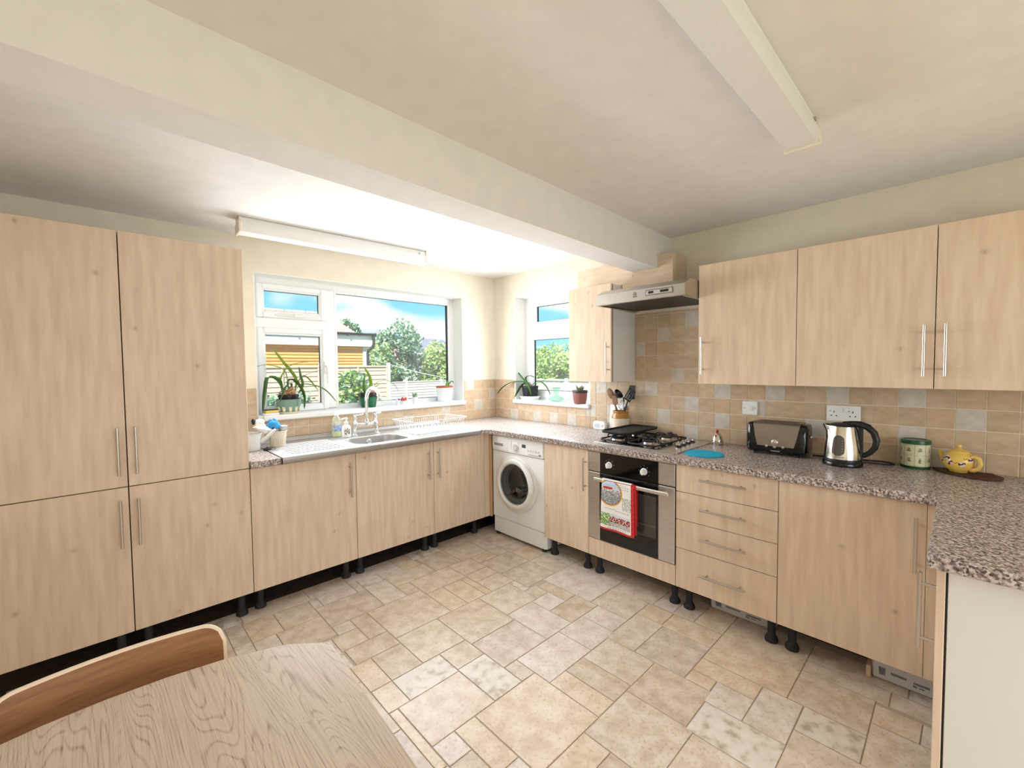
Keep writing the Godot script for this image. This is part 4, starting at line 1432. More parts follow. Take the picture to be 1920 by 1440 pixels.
func hob() -> void:
	var o := thing("gas_hob", "four-burner steel gas hob set into the worktop, a griddle on its far pair", "hob", V(-0.315, WT, 1.905))
	var b := mb()
	b.slab(rrect(-0.563, 1.618, -0.068, 2.197, 0.012, 3), WT, WT + 0.006, 0.002, 2)
	obj("plate", b, M.steel, o)
	b = mb()
	b.slab(rrect(-0.535, 1.632, -0.080, 2.055, 0.02, 3), WT + 0.005, WT + 0.0075, 0.001, 1)
	obj("burner_well", b, M.black_gloss, o)
	for q in [[-0.435, 1.728, 0.046], [-0.195, 1.728, 0.036], [-0.425, 1.945, 0.036], [-0.185, 1.945, 0.046]]:
		var r: float = q[2]
		b = mb()
		b.lathe([Vector2(r + 0.034, WT + 0.007), Vector2(r + 0.026, WT + 0.012), Vector2(r + 0.002, WT + 0.013), Vector2(r, WT + 0.019), Vector2(r - 0.003, WT + 0.024), Vector2(0, WT + 0.024)], 28, V(q[0], 0, q[1]))
		var bu := obj("burner", b, M.steel, o)
		b = mb()
		b.lathe([Vector2(r - 0.006, WT + 0.024), Vector2(r - 0.005, WT + 0.030), Vector2(r - 0.010, WT + 0.032), Vector2(0, WT + 0.032)], 24, V(q[0], 0, q[1]))
		obj("burner_cap", b, M.iron, bu)
	grate(o, 1.640, 1.832, [[-0.435, 1.728, 0.046], [-0.195, 1.728, 0.036]])
	grate(o, 1.846, 2.046, [[-0.425, 1.945, 0.036], [-0.185, 1.945, 0.046]])
	for q in [[-0.365, 2.112], [-0.293, 2.108], [-0.221, 2.104], [-0.149, 2.100]]:
		b = mb()
		b.lathe([Vector2(0, WT + 0.006), Vector2(0.023, WT + 0.006), Vector2(0.022, WT + 0.009), Vector2(0.017, WT + 0.011), Vector2(0.0155, WT + 0.018)], 20, V(q[0], 0, q[1]))
		var kn := obj("knob", b, M.black, o)
		b = mb()
		b.lathe([Vector2(0.0165, WT + 0.017), Vector2(0.0165, WT + 0.028), Vector2(0.014, WT + 0.030), Vector2(0, WT + 0.030)], 20, V(q[0], 0, q[1]))
		b.t = Transform3D(Basis(Vector3.UP, 0.5), V(q[0], 0, q[1]))
		b.box(V(-0.016, WT + 0.029, -0.005), V(0.016, WT + 0.038, 0.005), 0.002)
		obj("knob_cap", b, mt(C(206, 202, 196), 0.25, 0.8), kn)
	# flat cast griddle lying across the far supports
	o = thing("griddle_pan", "flat black cast-iron griddle lying across the hob next to the utensil jar", "griddle", V(-0.26, WT + 0.055, 1.70))
	b = mb()
	var y := WT + 0.0545
	b.slab(rrect(-0.475, 1.612, -0.055, 1.822, 0.03, 4), y, y + 0.008, 0.003, 1)
	b.slab(rrect(-0.468, 1.620, -0.062, 1.814, 0.025, 4), y + 0.008, y + 0.0088, 0.0, 1)
	obj("plate", b, M.iron, o)
	b = mb()
	var rim := []
	for p in rrect(-0.472, 1.615, -0.058, 1.819, 0.03, 4):
		rim.append(V(p.x, y + 0.012, p.y))
	b.tube(rim, 0.0065, 6, true)
	obj("rim", b, M.iron, o)
	o = thing("silicone_trivet", "round turquoise ribbed silicone trivet at the edge of the worktop", "trivet", V(-0.458, WT, 2.306))
	b = mb()
	b.slab(circle(-0.458, 2.306, 0.103, 40), WT, WT + 0.006, 0.002, 2)
	var blue := mt(C(26, 160, 192), 0.55)
	obj("base", b, blue, o)
	b = mb()
	for k in range(-12, 13):
		var d := k * 0.008
		var hl := sqrt(maxf(0.0, 0.096 * 0.096 - d * d))
		if hl > 0.01:
			b.tube([V(-0.458 + d, WT + 0.006, 2.306 - hl), V(-0.458 + d, WT + 0.006, 2.306 + hl)], 0.0022, 5)
	obj("ribs", b, blue, o)
	# hen-shaped egg timer
	o = thing("egg_timer", "small silver hen-shaped egg timer with a red comb by the tiles", "timer", V(-0.10, WT, 2.245))
	b = mb()
	b.lathe([Vector2(0, WT), Vector2(0.030, WT), Vector2(0.034, WT + 0.012), Vector2(0.034, WT + 0.026), Vector2(0.0335, WT + 0.028), Vector2(0.031, WT + 0.042), Vector2(0.024, WT + 0.060), Vector2(0.017, WT + 0.072), Vector2(0.010, WT + 0.079), Vector2(0, WT + 0.081)], 24, V(-0.10, 0, 2.245))
	obj("body", b, mt(C(214, 210, 204), 0.12, 0.9), o)
	b = mb()
	for k in 4:
		b.ball(V(-0.112 + k * 0.008, WT + 0.084 + (0.004 if k == 1 or k == 2 else 0.0), 2.243), V(0.006, 0.009, 0.005), 8)
	b.ball(V(-0.131, WT + 0.058, 2.243), V(0.004, 0.008, 0.004), 8)
	obj("comb", b, mt(C(196, 24, 34), 0.3), o)
	obj("beak", mb().tube([V(-0.118, WT + 0.066, 2.244), V(-0.136, WT + 0.064, 2.244)], [0.005, 0.0008], 8), mt(C(236, 180, 60), 0.4), o)


func toaster() -> void:
	var o := thing("toaster", "black and brushed steel two-slice toaster in front of the light switch", "toaster", V(-0.15, WT, 2.60))
	o.rotation.y = deg_to_rad(1.5)
	var p := o.position
	# built about its own centre: length along z, front towards -x
	var b := mb()
	b.t = Transform3D(Basis.IDENTITY, p)
	var side := [Vector2(-0.076, 0.014), Vector2(-0.083, 0.03), Vector2(-0.080, 0.11), Vector2(-0.070, 0.165), Vector2(-0.055, 0.180), Vector2(0.055, 0.180), Vector2(0.070, 0.165), Vector2(0.080, 0.11), Vector2(0.083, 0.03), Vector2(0.076, 0.014)]
	# loft along z with rounded ends
	var rows := []
	for q in [[-0.150, 0.55], [-0.147, 0.80], [-0.138, 0.93], [-0.120, 1.0], [0.120, 1.0], [0.138, 0.93], [0.147, 0.80], [0.150, 0.55]]:
		var r := PackedVector3Array()
		for s in side:
			r.append(V(s.x * q[1], 0.097 + (s.y - 0.097) * (0.5 + 0.5 * q[1]), q[0]))
		rows.append(r)
	b.grid(rows, true)
	b.cap(Array(rows[0]), V(0, 0, -1))
	b.cap(Array(rows[7]), V(0, 0, 1))
	obj("shell", b, M.black_gloss, o)
	var st := mt(C(150, 140, 130), 0.34, 0.85)
	b = mb()
	b.t = Transform3D(Basis.IDENTITY, p)
	rows = []
	for q in [[-0.0845, 0.052, -0.088, 0.090], [-0.0815, 0.11, -0.102, 0.104], [-0.0715, 0.167, -0.112, 0.114], [-0.056, 0.1825, -0.116, 0.118], [-0.036, 0.1835, -0.116, 0.118]]:
		rows.append(PackedVector3Array([V(q[0], q[1], q[2]), V(q[0], q[1], q[3])]))
	b.grid(rows)
	obj("front_panel", b, st, o)
	b = mb()
	b.t = Transform3D(Basis.IDENTITY, p)
	b.box(V(-0.036, 0.178, -0.118), V(0.05, 0.1835, 0.120), 0.002)
	var top := obj("top_plate", b, st, o)
	for x in [-0.018, 0.024]:
		b = mb()
		b.t = Transform3D(Basis.IDENTITY, p)
		b.box(V(x - 0.012, 0.181, -0.095), V(x + 0.012, 0.1842, 0.098))
		obj("slot", b, M.black, top)
	b = mb()
	b.t = Transform3D(Basis(V(0, 1, 0), V(-1, 0, 0), V(0, 0, 1)), p + V(-0.083, 0.075, 0.0))
	b.lathe([Vector2(0, 0), Vector2(0.0165, 0), Vector2(0.016, 0.007), Vector2(0.012, 0.010), Vector2(0, 0.010)], 22)
	obj("dial", b, mt(C(214, 208, 200), 0.15, 0.8), o)
	for q in [[-0.040, 0.052], [0.0, 0.050], [0.040, 0.052]]:
		b = mb()
		b.t = Transform3D(Basis(V(0, 1, 0), V(-1, 0, 0), V(0, 0, 1)), p + V(-0.0845, q[1], q[0]))
		b.lathe([Vector2(0, 0), Vector2(0.008, 0), Vector2(0.007, 0.006), Vector2(0, 0.007)], 14)
		obj("button", b, mt(C(206, 200, 192), 0.15, 0.8), o)
	b = mb()
	b.t = Transform3D(Basis.IDENTITY, p)
	b.box(V(-0.0845, 0.024, -0.022), V(-0.082, 0.029, 0.024))
	obj("badge", b, mt(C(170, 166, 160), 0.3, 0.6), o)
	b = mb()
	b.t = Transform3D(Basis.IDENTITY, p)
	b.box(V(-0.02, 0.106, 0.149), V(0.0, 0.120, 0.166), 0.004)
	obj("lever", b, M.chrome, o)
	for q in [[-0.06, -0.10], [-0.06, 0.10], [0.06, -0.10], [0.06, 0.10]]:
		b = mb()
		b.t = Transform3D(Basis.IDENTITY, p)
		b.lathe([Vector2(0, 0), Vector2(0.012, 0), Vector2(0.014, 0.016), Vector2(0, 0.016)], 12, V(q[0], 0, q[1]))
		obj("foot", b, M.rubber, o)


func kettle() -> void:
	var k := V(-0.235, WT, 2.905)
	var o := thing("kettle", "brushed steel jug kettle with a black handle and a water gauge", "kettle", k)
	var b := mb()
	b.t = Transform3D(Basis.IDENTITY, k)
	b.lathe([Vector2(0, 0), Vector2(0.082, 0), Vector2(0.084, 0.006), Vector2(0.082, 0.018), Vector2(0.078, 0.022), Vector2(0, 0.022)], 36)
	var base := obj("power_base", b, M.black_gloss, o)
	b = mb()
	b.t = Transform3D(Basis.IDENTITY, k)
	b.lathe([Vector2(0.0, 0.022), Vector2(0.079, 0.022), Vector2(0.079, 0.034), Vector2(0.078, 0.036)], 36)
	obj("collar", b, M.black, o)
	b = mb()
	b.t = Transform3D(Basis.IDENTITY, k)
	var rows := []
	for q in [[0.036, 0.0775, 0.0], [0.06, 0.076, 0.0], [0.10, 0.072, 0.0], [0.14, 0.066, 0.002], [0.170, 0.061, 0.010], [0.186, 0.058, 0.022], [0.196, 0.056, 0.030]]:
		var r := PackedVector3Array()
		for i in 40:
			var a := TAU * i / 40
			var lip: float = q[2] * pow(maxf(0.0, cos(a - PI * 1.5)), 8.0)
			r.append(V(cos(a) * (q[1] + lip), q[0] + (lip * 0.25 if q[0] > 0.19 else 0.0), sin(a) * (q[1] + lip)))
		rows.append(r)
	b.grid(rows, true)
	obj("body", b, mt(C(226, 222, 216), 0.16, 1.0), o)
	b = mb()
	b.t = Transform3D(Basis.IDENTITY, k)
	b.lathe([Vector2(0.055, 0.192), Vector2(0.057, 0.198), Vector2(0.052, 0.206), Vector2(0.03, 0.211), Vector2(0, 0.212)], 32)
	obj("lid", b, M.black, o)
	b = mb()
	b.t = Transform3D(Basis.IDENTITY, k)
	var path := [V(0.0, 0.206, 0.0), V(0, 0.209, 0.035), V(0, 0.209, 0.066), V(0, 0.199, 0.096), V(0, 0.172, 0.121), V(0, 0.135, 0.131), V(0, 0.10, 0.125), V(0, 0.074, 0.108), V(0, 0.058, 0.086), V(0, 0.055, 0.070)]
	b.tube(path, [0.012, 0.015, 0.016, 0.016, 0.015, 0.014, 0.013, 0.012, 0.012, 0.011], 12)
	b.t = Transform3D(Basis.IDENTITY, k)
	b.box(V(-0.013, 0.036, 0.060), V(0.013, 0.200, 0.080), 0.005)
	obj("handle", b, M.black, o)
	# oval water gauge on the side that faces the room
	b = mb()
	rows = []
	for j in 9:
		var r := PackedVector3Array()
		var v := (j - 4) / 4.0
		var y := 0.104 + v * 0.050
		var rad := lerpf(0.0768, 0.0635, clampf((y - 0.05) / 0.1, 0, 1)) + 0.0022
		var wd := 0.36 * pow(1.0 - pow(absf(v), 4.0), 0.25) if absf(v) < 1.0 else 0.12
		for i in 9:
			var a := PI + 0.10 + wd * (i - 4) / 4.0
			r.append(k + V(cos(a) * rad, y, sin(a) * rad))
		rows.append(r)
	b.grid(rows)
	obj("gauge", b, mt(C(86, 78, 74), 0.1), o)
	b = mb()
	for i in 5:
		b.box(k + V(-0.0765 + 0.0014 * i, 0.076 + i * 0.013, 0.006), k + V(-0.070, 0.0772 + i * 0.013, 0.013))
	obj("level_marks", b, mt(C(190, 186, 180), 0.4), o, "", "", "", "stuff")
	b = mb()
	b.box(k + V(-0.0788, 0.046, -0.018), k + V(-0.074, 0.050, 0.018))
	obj("badge", b, mt(C(150, 146, 142), 0.4), o)
	# leads: lie on the worktop behind
	b = mb()
	b.tube([V(-0.155, WT + 0.004, 2.94), V(-0.12, WT + 0.004, 3.0), V(-0.115, WT + 0.004, 3.06), V(-0.09, WT + 0.004, 3.09), V(-0.05, WT + 0.004, 3.075), V(-0.04, WT + 0.004, 3.03), V(-0.06, WT + 0.004, 2.98), V(-0.05, WT + 0.004, 2.93)], 0.0035, 8)
	obj("power_cord", b, M.black, null, "black kettle lead looping over the worktop towards the tin", "cord")
	b = mb()
	b.tube([V(-0.10, WT + 0.004, 2.752), V(-0.09, WT + 0.004, 2.80), V(-0.06, WT + 0.004, 2.83), V(-0.045, WT + 0.004, 2.865)], 0.0035, 8)
	obj("power_cord", b, M.black, null, "short black toaster lead running behind the kettle", "cord")


func tin_image() -> ImageTexture:
	var W := 480
	var H := 200
	var im := Image.create(W, H, false, Image.FORMAT_RGB8)
	im.fill(C(226, 224, 190))
	var r := RandomNumberGenerator.new()
	r.seed = 2
	var ln := C(150, 170, 120)
	for i in 8:
		for y in H:
			for q in [i * 60, i * 60 + 1, i * 60 + 59]:
				im.set_pixel(q % W, y, ln)
	for x in W:
		for y in [8, 9, 99, 100, 190, 191]:
			im.set_pixel(x, y, ln)
	for i in 8:
		for j in 2:
			var cx := i * 60 + 30
			var cy := 54 + j * 92
			var ink := C(96, 104, 62) if (i + j) % 2 else C(112, 120, 76)
			# herb pots, birds and sprigs as small stamped silhouettes
			for k in 60:
				var a := r.randf() * TAU
				var d := r.randf() * 15.0
				var px := cx + cos(a) * d * (0.5 if (i + j) % 3 == 0 else 1.0)
				var py := cy + sin(a) * d * (1.6 if (i + j) % 3 == 0 else 0.8) - 4
				im.fill_rect(Rect2i(int(px), int(py), 4, 3), ink)
			if (i + j) % 3 != 0:
				im.fill_rect(Rect2i(cx - 7, cy + 8, 15, 13), C(146, 132, 88))
			else:
				im.fill_rect(Rect2i(cx - 1, cy + 10, 3, 18), ink)
	return ImageTexture.create_from_image(im)


func teapot_image() -> ImageTexture:
	var W := 512
	var H := 256
	var im := Image.create(W, H, false, Image.FORMAT_RGB8)
	im.fill(C(232, 196, 98))
	var r := RandomNumberGenerator.new()
	r.seed = 6
	for fl in [[20, 120], [70, 140], [120, 158], [470, 110], [160, 176], [300, 140], [350, 130], [420, 150], [250, 120], [40, 165], [96, 118]]:
		for k in 5:
			var a: float = TAU * k / 5 + fl[0]
			var c := V(fl[0] + cos(a) * 11, fl[1] + sin(a) * 13, 0)
			var col := C(92, 34, 56) if k % 2 else C(232, 214, 226)
			for y in range(-11, 12):
				for x in range(-9, 10):
					if pow(x / 8.0, 2) + pow(y / 10.0, 2) < 1.0:
						im.set_pixel(posmod(int(c.x) + x, W), clampi(int(c.y) + y, 0, H - 1), col)
		for y in range(-6, 7):
			for x in range(-6, 7):
				if x * x + y * y < 34:
					im.set_pixel(posmod(int(fl[0]) + x, W), int(fl[1]) + y, C(60, 24, 40))
		for k in 26:
			im.fill_rect(Rect2i(posmod(int(fl[0]) + 16 + k, W - 4), int(fl[1]) + 10 + int(6 * sin(k * 0.3)), 3, 3), C(88, 98, 50))
	return ImageTexture.create_from_image(im)


func counter_things() -> void:
	var c := V(-0.068, WT, 3.165)
	var o := thing("biscuit_tin", "round cream tin with a green lid and rows of little garden pictures", "tin", c)
	var b := mb()
	b.lathe([Vector2(0.053, WT + 0.012), Vector2(0.053, WT + 0.118)], 40, V(c.x, 0, c.z))
	var pm := mt(Color(1, 1, 1), 0.3)
	pm.albedo_texture = tin_image()
	obj("body", b, pm, o)
	var green := mt(C(14, 84, 44), 0.25)
	b = mb()
	b.lathe([Vector2(0, WT), Vector2(0.054, WT), Vector2(0.0552, WT + 0.003), Vector2(0.0552, WT + 0.012), Vector2(0.053, WT + 0.0125)], 40, V(c.x, 0, c.z))
	obj("base", b, green, o)
	b = mb()
	b.lathe([Vector2(0.0535, WT + 0.117), Vector2(0.056, WT + 0.118), Vector2(0.0565, WT + 0.132), Vector2(0.054, WT + 0.137), Vector2(0.045, WT + 0.137), Vector2(0.043, WT + 0.135), Vector2(0, WT + 0.135)], 40, V(c.x, 0, c.z))
	obj("lid", b, green, o)
	# leaf-shaped wooden trivets under the teapot
	o = thing("wooden_trivet", "dark brown carved wooden trivet under the yellow teapot", "trivet", V(-0.13, WT, 3.36))
	var wood := mt(C(92, 56, 36), 0.6, 0.0, ntex(0.03, 3, [[0, C(150, 130, 120)], [1, C(255, 255, 255)]], 93, 256), V(4, 4, 14))
	b = mb()
	b.slab([Vector2(-0.06, 3.225), Vector2(-0.115, 3.245), Vector2(-0.165, 3.29), Vector2(-0.20, 3.35), Vector2(-0.205, 3.41), Vector2(-0.165, 3.445), Vector2(-0.115, 3.45), Vector2(-0.065, 3.42), Vector2(-0.04, 3.36), Vector2(-0.035, 3.28)], WT, WT + 0.010, 0.003, 2)
	obj("board", b, wood, o)
	b = mb()
	for k in 5:
		b.tube([V(-0.075 - k * 0.02, WT + 0.0102, 3.26 + k * 0.012), V(-0.08 - k * 0.023, WT + 0.0104, 3.36 + k * 0.012), V(-0.07 - k * 0.02, WT + 0.0102, 3.42 + k * 0.004)], 0.0028, 6)
	obj("carving", b, wood, o)
	# yellow teapot
	var y := WT + 0.0132
	c = V(-0.115, y, 3.312)
	o = thing("teapot", "squat yellow china teapot painted with purple flowers", "teapot", c)
	b = mb()
	b.t = Transform3D(Basis(Vector3.UP, PI * 0.9) * Basis.from_scale(V(1.0, 1.2, 1.0)), c)
	b.lathe([Vector2(0.030, 0.0), Vector2(0.033, 0.003), Vector2(0.048, 0.016), Vector2(0.055, 0.034), Vector2(0.054, 0.048), Vector2(0.047, 0.062), Vector2(0.036, 0.072), Vector2(0.030, 0.074)], 40, Vector3.ZERO, 80)
	var tp := mt(Color(1, 1, 1), 0.12)
	tp.albedo_texture = teapot_image()
	obj("body", b, tp, o)
	var yel := mt(C(232, 196, 98), 0.12)
	b = mb()
	b.lathe([Vector2(0.0, -0.001), Vector2(0.030, -0.001), Vector2(0.031, 0.003), Vector2(0.0, 0.003)], 30, c)
	obj("foot", b, yel, o)
	b = mb()
	b.t = Transform3D(Basis(Vector3.UP, -0.55) * Basis.from_scale(V(1.0, 1.2, 1.0)), c)
	b.lathe([Vector2(0.034, 0.072), Vector2(0.034, 0.076), Vector2(0.028, 0.081), Vector2(0.012, 0.086), Vector2(0.006, 0.089), Vector2(0.010, 0.095), Vector2(0.009, 0.101), Vector2(0.004, 0.104), Vector2(0, 0.104)], 28)
	obj("lid", b, yel, o)
	b = mb()
	b.t = Transform3D(Basis(Vector3.UP, -0.55) * Basis.from_scale(V(1.0, 1.2, 1.0)), c)
	b.tube([V(0.0, 0.058, 0.044), V(0.0, 0.064, 0.060), V(0.0, 0.058, 0.074), V(0.0, 0.040, 0.079), V(0.0, 0.022, 0.072), V(0.0, 0.014, 0.057), V(0.0, 0.013, 0.044)], [0.009, 0.0085, 0.008, 0.008, 0.008, 0.0085, 0.009], 10)
	obj("handle", b, yel, o)
	b = mb()
	b.t = Transform3D(Basis(Vector3.UP, -0.55) * Basis.from_scale(V(1.0, 1.2, 1.0)), c)
	b.tube([V(0.0, 0.028, -0.044), V(0.0, 0.036, -0.058), V(0.0, 0.052, -0.066), V(0.0, 0.070, -0.076)], [0.016, 0.013, 0.0095, 0.008], 12)
	obj("spout", b, yel, o)

	# electrical fittings on the tiles
	o = thing("light_switch", "single white fused switch plate on the tiles above the toaster", "switch", V(-0.012, 1.106, 2.405))
	obj("plate", mb().box(V(-0.0155, 1.105, 2.360), V(-0.0068, 1.190, 2.447), 0.003), M.white, o)
	b = mb()
	b.box(V(-0.0215, 1.134, 2.406), V(-0.015, 1.160, 2.420), 0.002)
	obj("rocker", b, M.white, o)
	for z in [2.372, 2.434]:
		obj("screw", mb().tube([V(-0.0150, 1.148, z), V(-0.0162, 1.148, z)], 0.004, 10), M.nickel, o)
	o = thing("double_socket", "double white plug socket on the tiles above the kettle", "socket", V(-0.012, 1.106, 2.87))
	obj("plate", mb().box(V(-0.0155, 1.103, 2.797), V(-0.0068, 1.190, 2.945), 0.003), M.white, o)
	for z in [2.858, 2.884]:
		obj("rocker", mb().box(V(-0.0200, 1.156, z - 0.009), V(-0.015, 1.178, z + 0.009), 0.002), M.white, o)
	b = mb()
	for z in [2.830, 2.912]:
		b.box(V(-0.0158, 1.150, z - 0.002), V(-0.0150, 1.160, z + 0.002))
		b.box(V(-0.0158, 1.131, z - 0.015), V(-0.0150, 1.136, z - 0.008))
		b.box(V(-0.0158, 1.131, z + 0.008), V(-0.0150, 1.136, z + 0.015))
		b.box(V(-0.0158, 1.158, z - 0.019), V(-0.0150, 1.162, z - 0.015))
	obj("pin_holes", b, M.black, o, "", "", "", "stuff")

	# jar of utensils between the hob and the window
	var j := V(-0.115, WT, 1.545)
	o = thing("utensil_jar", "stoneware jar with a brown glazed shoulder holding the cooking utensils", "jar", j)
	b = mb()
	b.lathe([Vector2(0, WT), Vector2(0.060, WT), Vector2(0.064, WT + 0.004), Vector2(0.066, WT + 0.116)], 32, V(j.x, 0, j.z))
	obj("body", b, mt(C(222, 212, 194), 0.25), o)
	b = mb()
	b.lathe([Vector2(0.066, WT + 0.116), Vector2(0.065, WT + 0.128), Vector2(0.058, WT + 0.146), Vector2(0.0545, WT + 0.152), Vector2(0.054, WT + 0.160), Vector2(0.058, WT + 0.163), Vector2(0.058, WT + 0.170), Vector2(0.054, WT + 0.172), Vector2(0.050, WT + 0.168), Vector2(0.050, WT + 0.06), Vector2(0, WT + 0.06)], 32, V(j.x, 0, j.z), 70)
	obj("shoulder", b, mt(C(172, 122, 58), 0.15), o)
	var brown := mt(C(134, 96, 72), 0.6)
	o = thing("wooden_spoon", "round-bowled wooden spoon leaning out of the jar on its window side", "spoon", V(-0.13, WT + 0.062, 1.54))
	b = mb()
	b.tube([V(-0.120, WT + 0.066, 1.56), V(-0.105, 1.09, 1.505), V(-0.10, 1.165, 1.468)], [0.006, 0.006, 0.007], 10)
	obj("stem", b, brown, o)
	b = mb()
	b.t = Transform3D(Basis(Vector3.RIGHT, -0.48), V(-0.098, 1.205, 1.446))
	b.ball(Vector3.ZERO, V(0.009, 0.044, 0.028), 16)
	obj("spoon_bowl", b, brown, o)
	o = thing("wooden_spatula", "short brown wooden spatula standing in the middle of the jar", "spatula", V(-0.13, WT + 0.062, 1.53))
	b = mb()
	b.tube([V(-0.125, WT + 0.066, 1.53), V(-0.12, 1.10, 1.508), V(-0.115, 1.13, 1.50)], 0.006, 8)
	obj("stem", b, brown, o)
	b = mb()
	b.t = Transform3D(Basis(Vector3.RIGHT, -0.25), V(-0.115, 1.165, 1.494))
	b.box(V(-0.004, -0.04, -0.022), V(0.004, 0.03, 0.022), 0.003)
	obj("blade", b, brown, o)
	o = thing("ladle", "black plastic ladle arching over the jar of utensils", "ladle", V(-0.11, WT + 0.062, 1.56))
	b = mb()
	b.tube([V(-0.10, WT + 0.066, 1.565), V(-0.09, 1.10, 1.56), V(-0.085, 1.18, 1.553)], 0.006, 8)
	obj("stem", b, M.black, o)
	b = mb()
	b.t = Transform3D(Basis(Vector3.RIGHT, 0.9), V(-0.09, 1.205, 1.512))
	b.lathe([Vector2(0.0, -0.03), Vector2(0.022, -0.026), Vector2(0.036, -0.010), Vector2(0.040, 0.006), Vector2(0.037, 0.006), Vector2(0.033, -0.008), Vector2(0.02, -0.022), Vector2(0, -0.026)], 20, Vector3.ZERO, 60)
	obj("ladle_bowl", b, M.black, o)
	o = thing("slotted_turner", "black slotted turner standing nearest the hob in the jar", "turner", V(-0.10, WT + 0.062, 1.58))
	b = mb()
	b.tube([V(-0.11, WT + 0.066, 1.555), V(-0.095, 1.10, 1.575), V(-0.085, 1.16, 1.59)], 0.006, 8)
	obj("stem", b, M.black, o)
	b = mb()
	b.t = Transform3D(Basis(Vector3.RIGHT, 0.55), V(-0.085, 1.200, 1.604))
	for k in 4:
		b.box(V(-0.003, -0.045, -0.030 + k * 0.0165), V(0.003, 0.045, -0.019 + k * 0.0165), 0.002)
	b.box(V(-0.003, 0.035, -0.030), V(0.003, 0.048, 0.030), 0.002)
	b.box(V(-0.003, -0.050, -0.030), V(0.003, -0.038, 0.030), 0.002)
	obj("blade", b, M.black, o)
	o = thing("whisk", "wire whisk with its loops upward in the front of the jar", "whisk", V(-0.13, WT + 0.062, 1.57))
	b = mb()
	b.tube([V(-0.125, WT + 0.066, 1.555), V(-0.13, 1.085, 1.560)], 0.006, 8)
	obj("stem", b, M.chrome, o)
	b = mb()
	for k in 4:
		var a := PI * k / 4
		var d := V(cos(a), 0, sin(a)) * 0.022
		b.tube([V(-0.13, 1.085, 1.560), V(-0.131, 1.115, 1.563) + d, V(-0.132, 1.145, 1.566) + d * 0.9, V(-0.132, 1.162, 1.568), V(-0.132, 1.145, 1.566) - d * 0.9, V(-0.131, 1.115, 1.563) - d, V(-0.13, 1.085, 1.560)], 0.0012, 5)
	obj("loops", b, M.chrome, o)
	o = thing("knife_guard", "flat black plastic holder fixed to the tiles behind the utensils", "holder", V(-0.015, 1.165, 1.592))
	b = mb()
	b.box(V(-0.020, 1.163, 1.562), V(-0.007, 1.268, 1.604), 0.004)
	obj("plate", b, M.black, o)
	b = mb()
	b.box(V(-0.030, 1.170, 1.568), V(-0.019, 1.235, 1.598), 0.004)
	obj("sleeve", b, M.black, o)
	o = thing("chopping_board", "white plastic board standing against the tiles behind the stoneware jar", "board", V(-0.03, WT, 1.45))
	b = mb()
	b.t = Transform3D(Basis(V(0, 0, 1), -0.10), V(-0.040, WT, 0))
	b.box(V(-0.004, 0.001, 1.396), V(0.004, 0.205, 1.532), 0.003)
	obj("slab", b, M.white, o)
	o = thing("alarm_sensor", "small white rounded gas alarm standing on the worktop by the jar", "alarm", V(-0.06, WT, 1.32))
	b = mb()
	b.t = Transform3D(Basis(V(0, 0, 1), V(1, 0, 0), V(0, 1, 0)), V(-0.075, WT + 0.034, 1.322))
	b.slab(rrect(-0.058, -0.034, 0.058, 0.034, 0.022, 5), 0.0, 0.034, 0.006, 3)
	obj("body", b, M.white, o)
	b = mb()
	b.t = Transform3D(Basis(V(0, 0, 1), V(1, 0, 0), V(0, 1, 0)), V(-0.0756, WT + 0.034, 1.322))
	b.slab(rrect(-0.042, -0.016, 0.006, 0.016, 0.012, 4), -0.001, 0.002, 0.0, 1)
	b.slab(circle(0.030, 0.0, 0.010, 14), -0.0012, 0.002, 0.0, 1)
	obj("display", b, mt(C(206, 214, 232), 0.3), o)


# ---------------------------------------------------------------- sink side and window sills

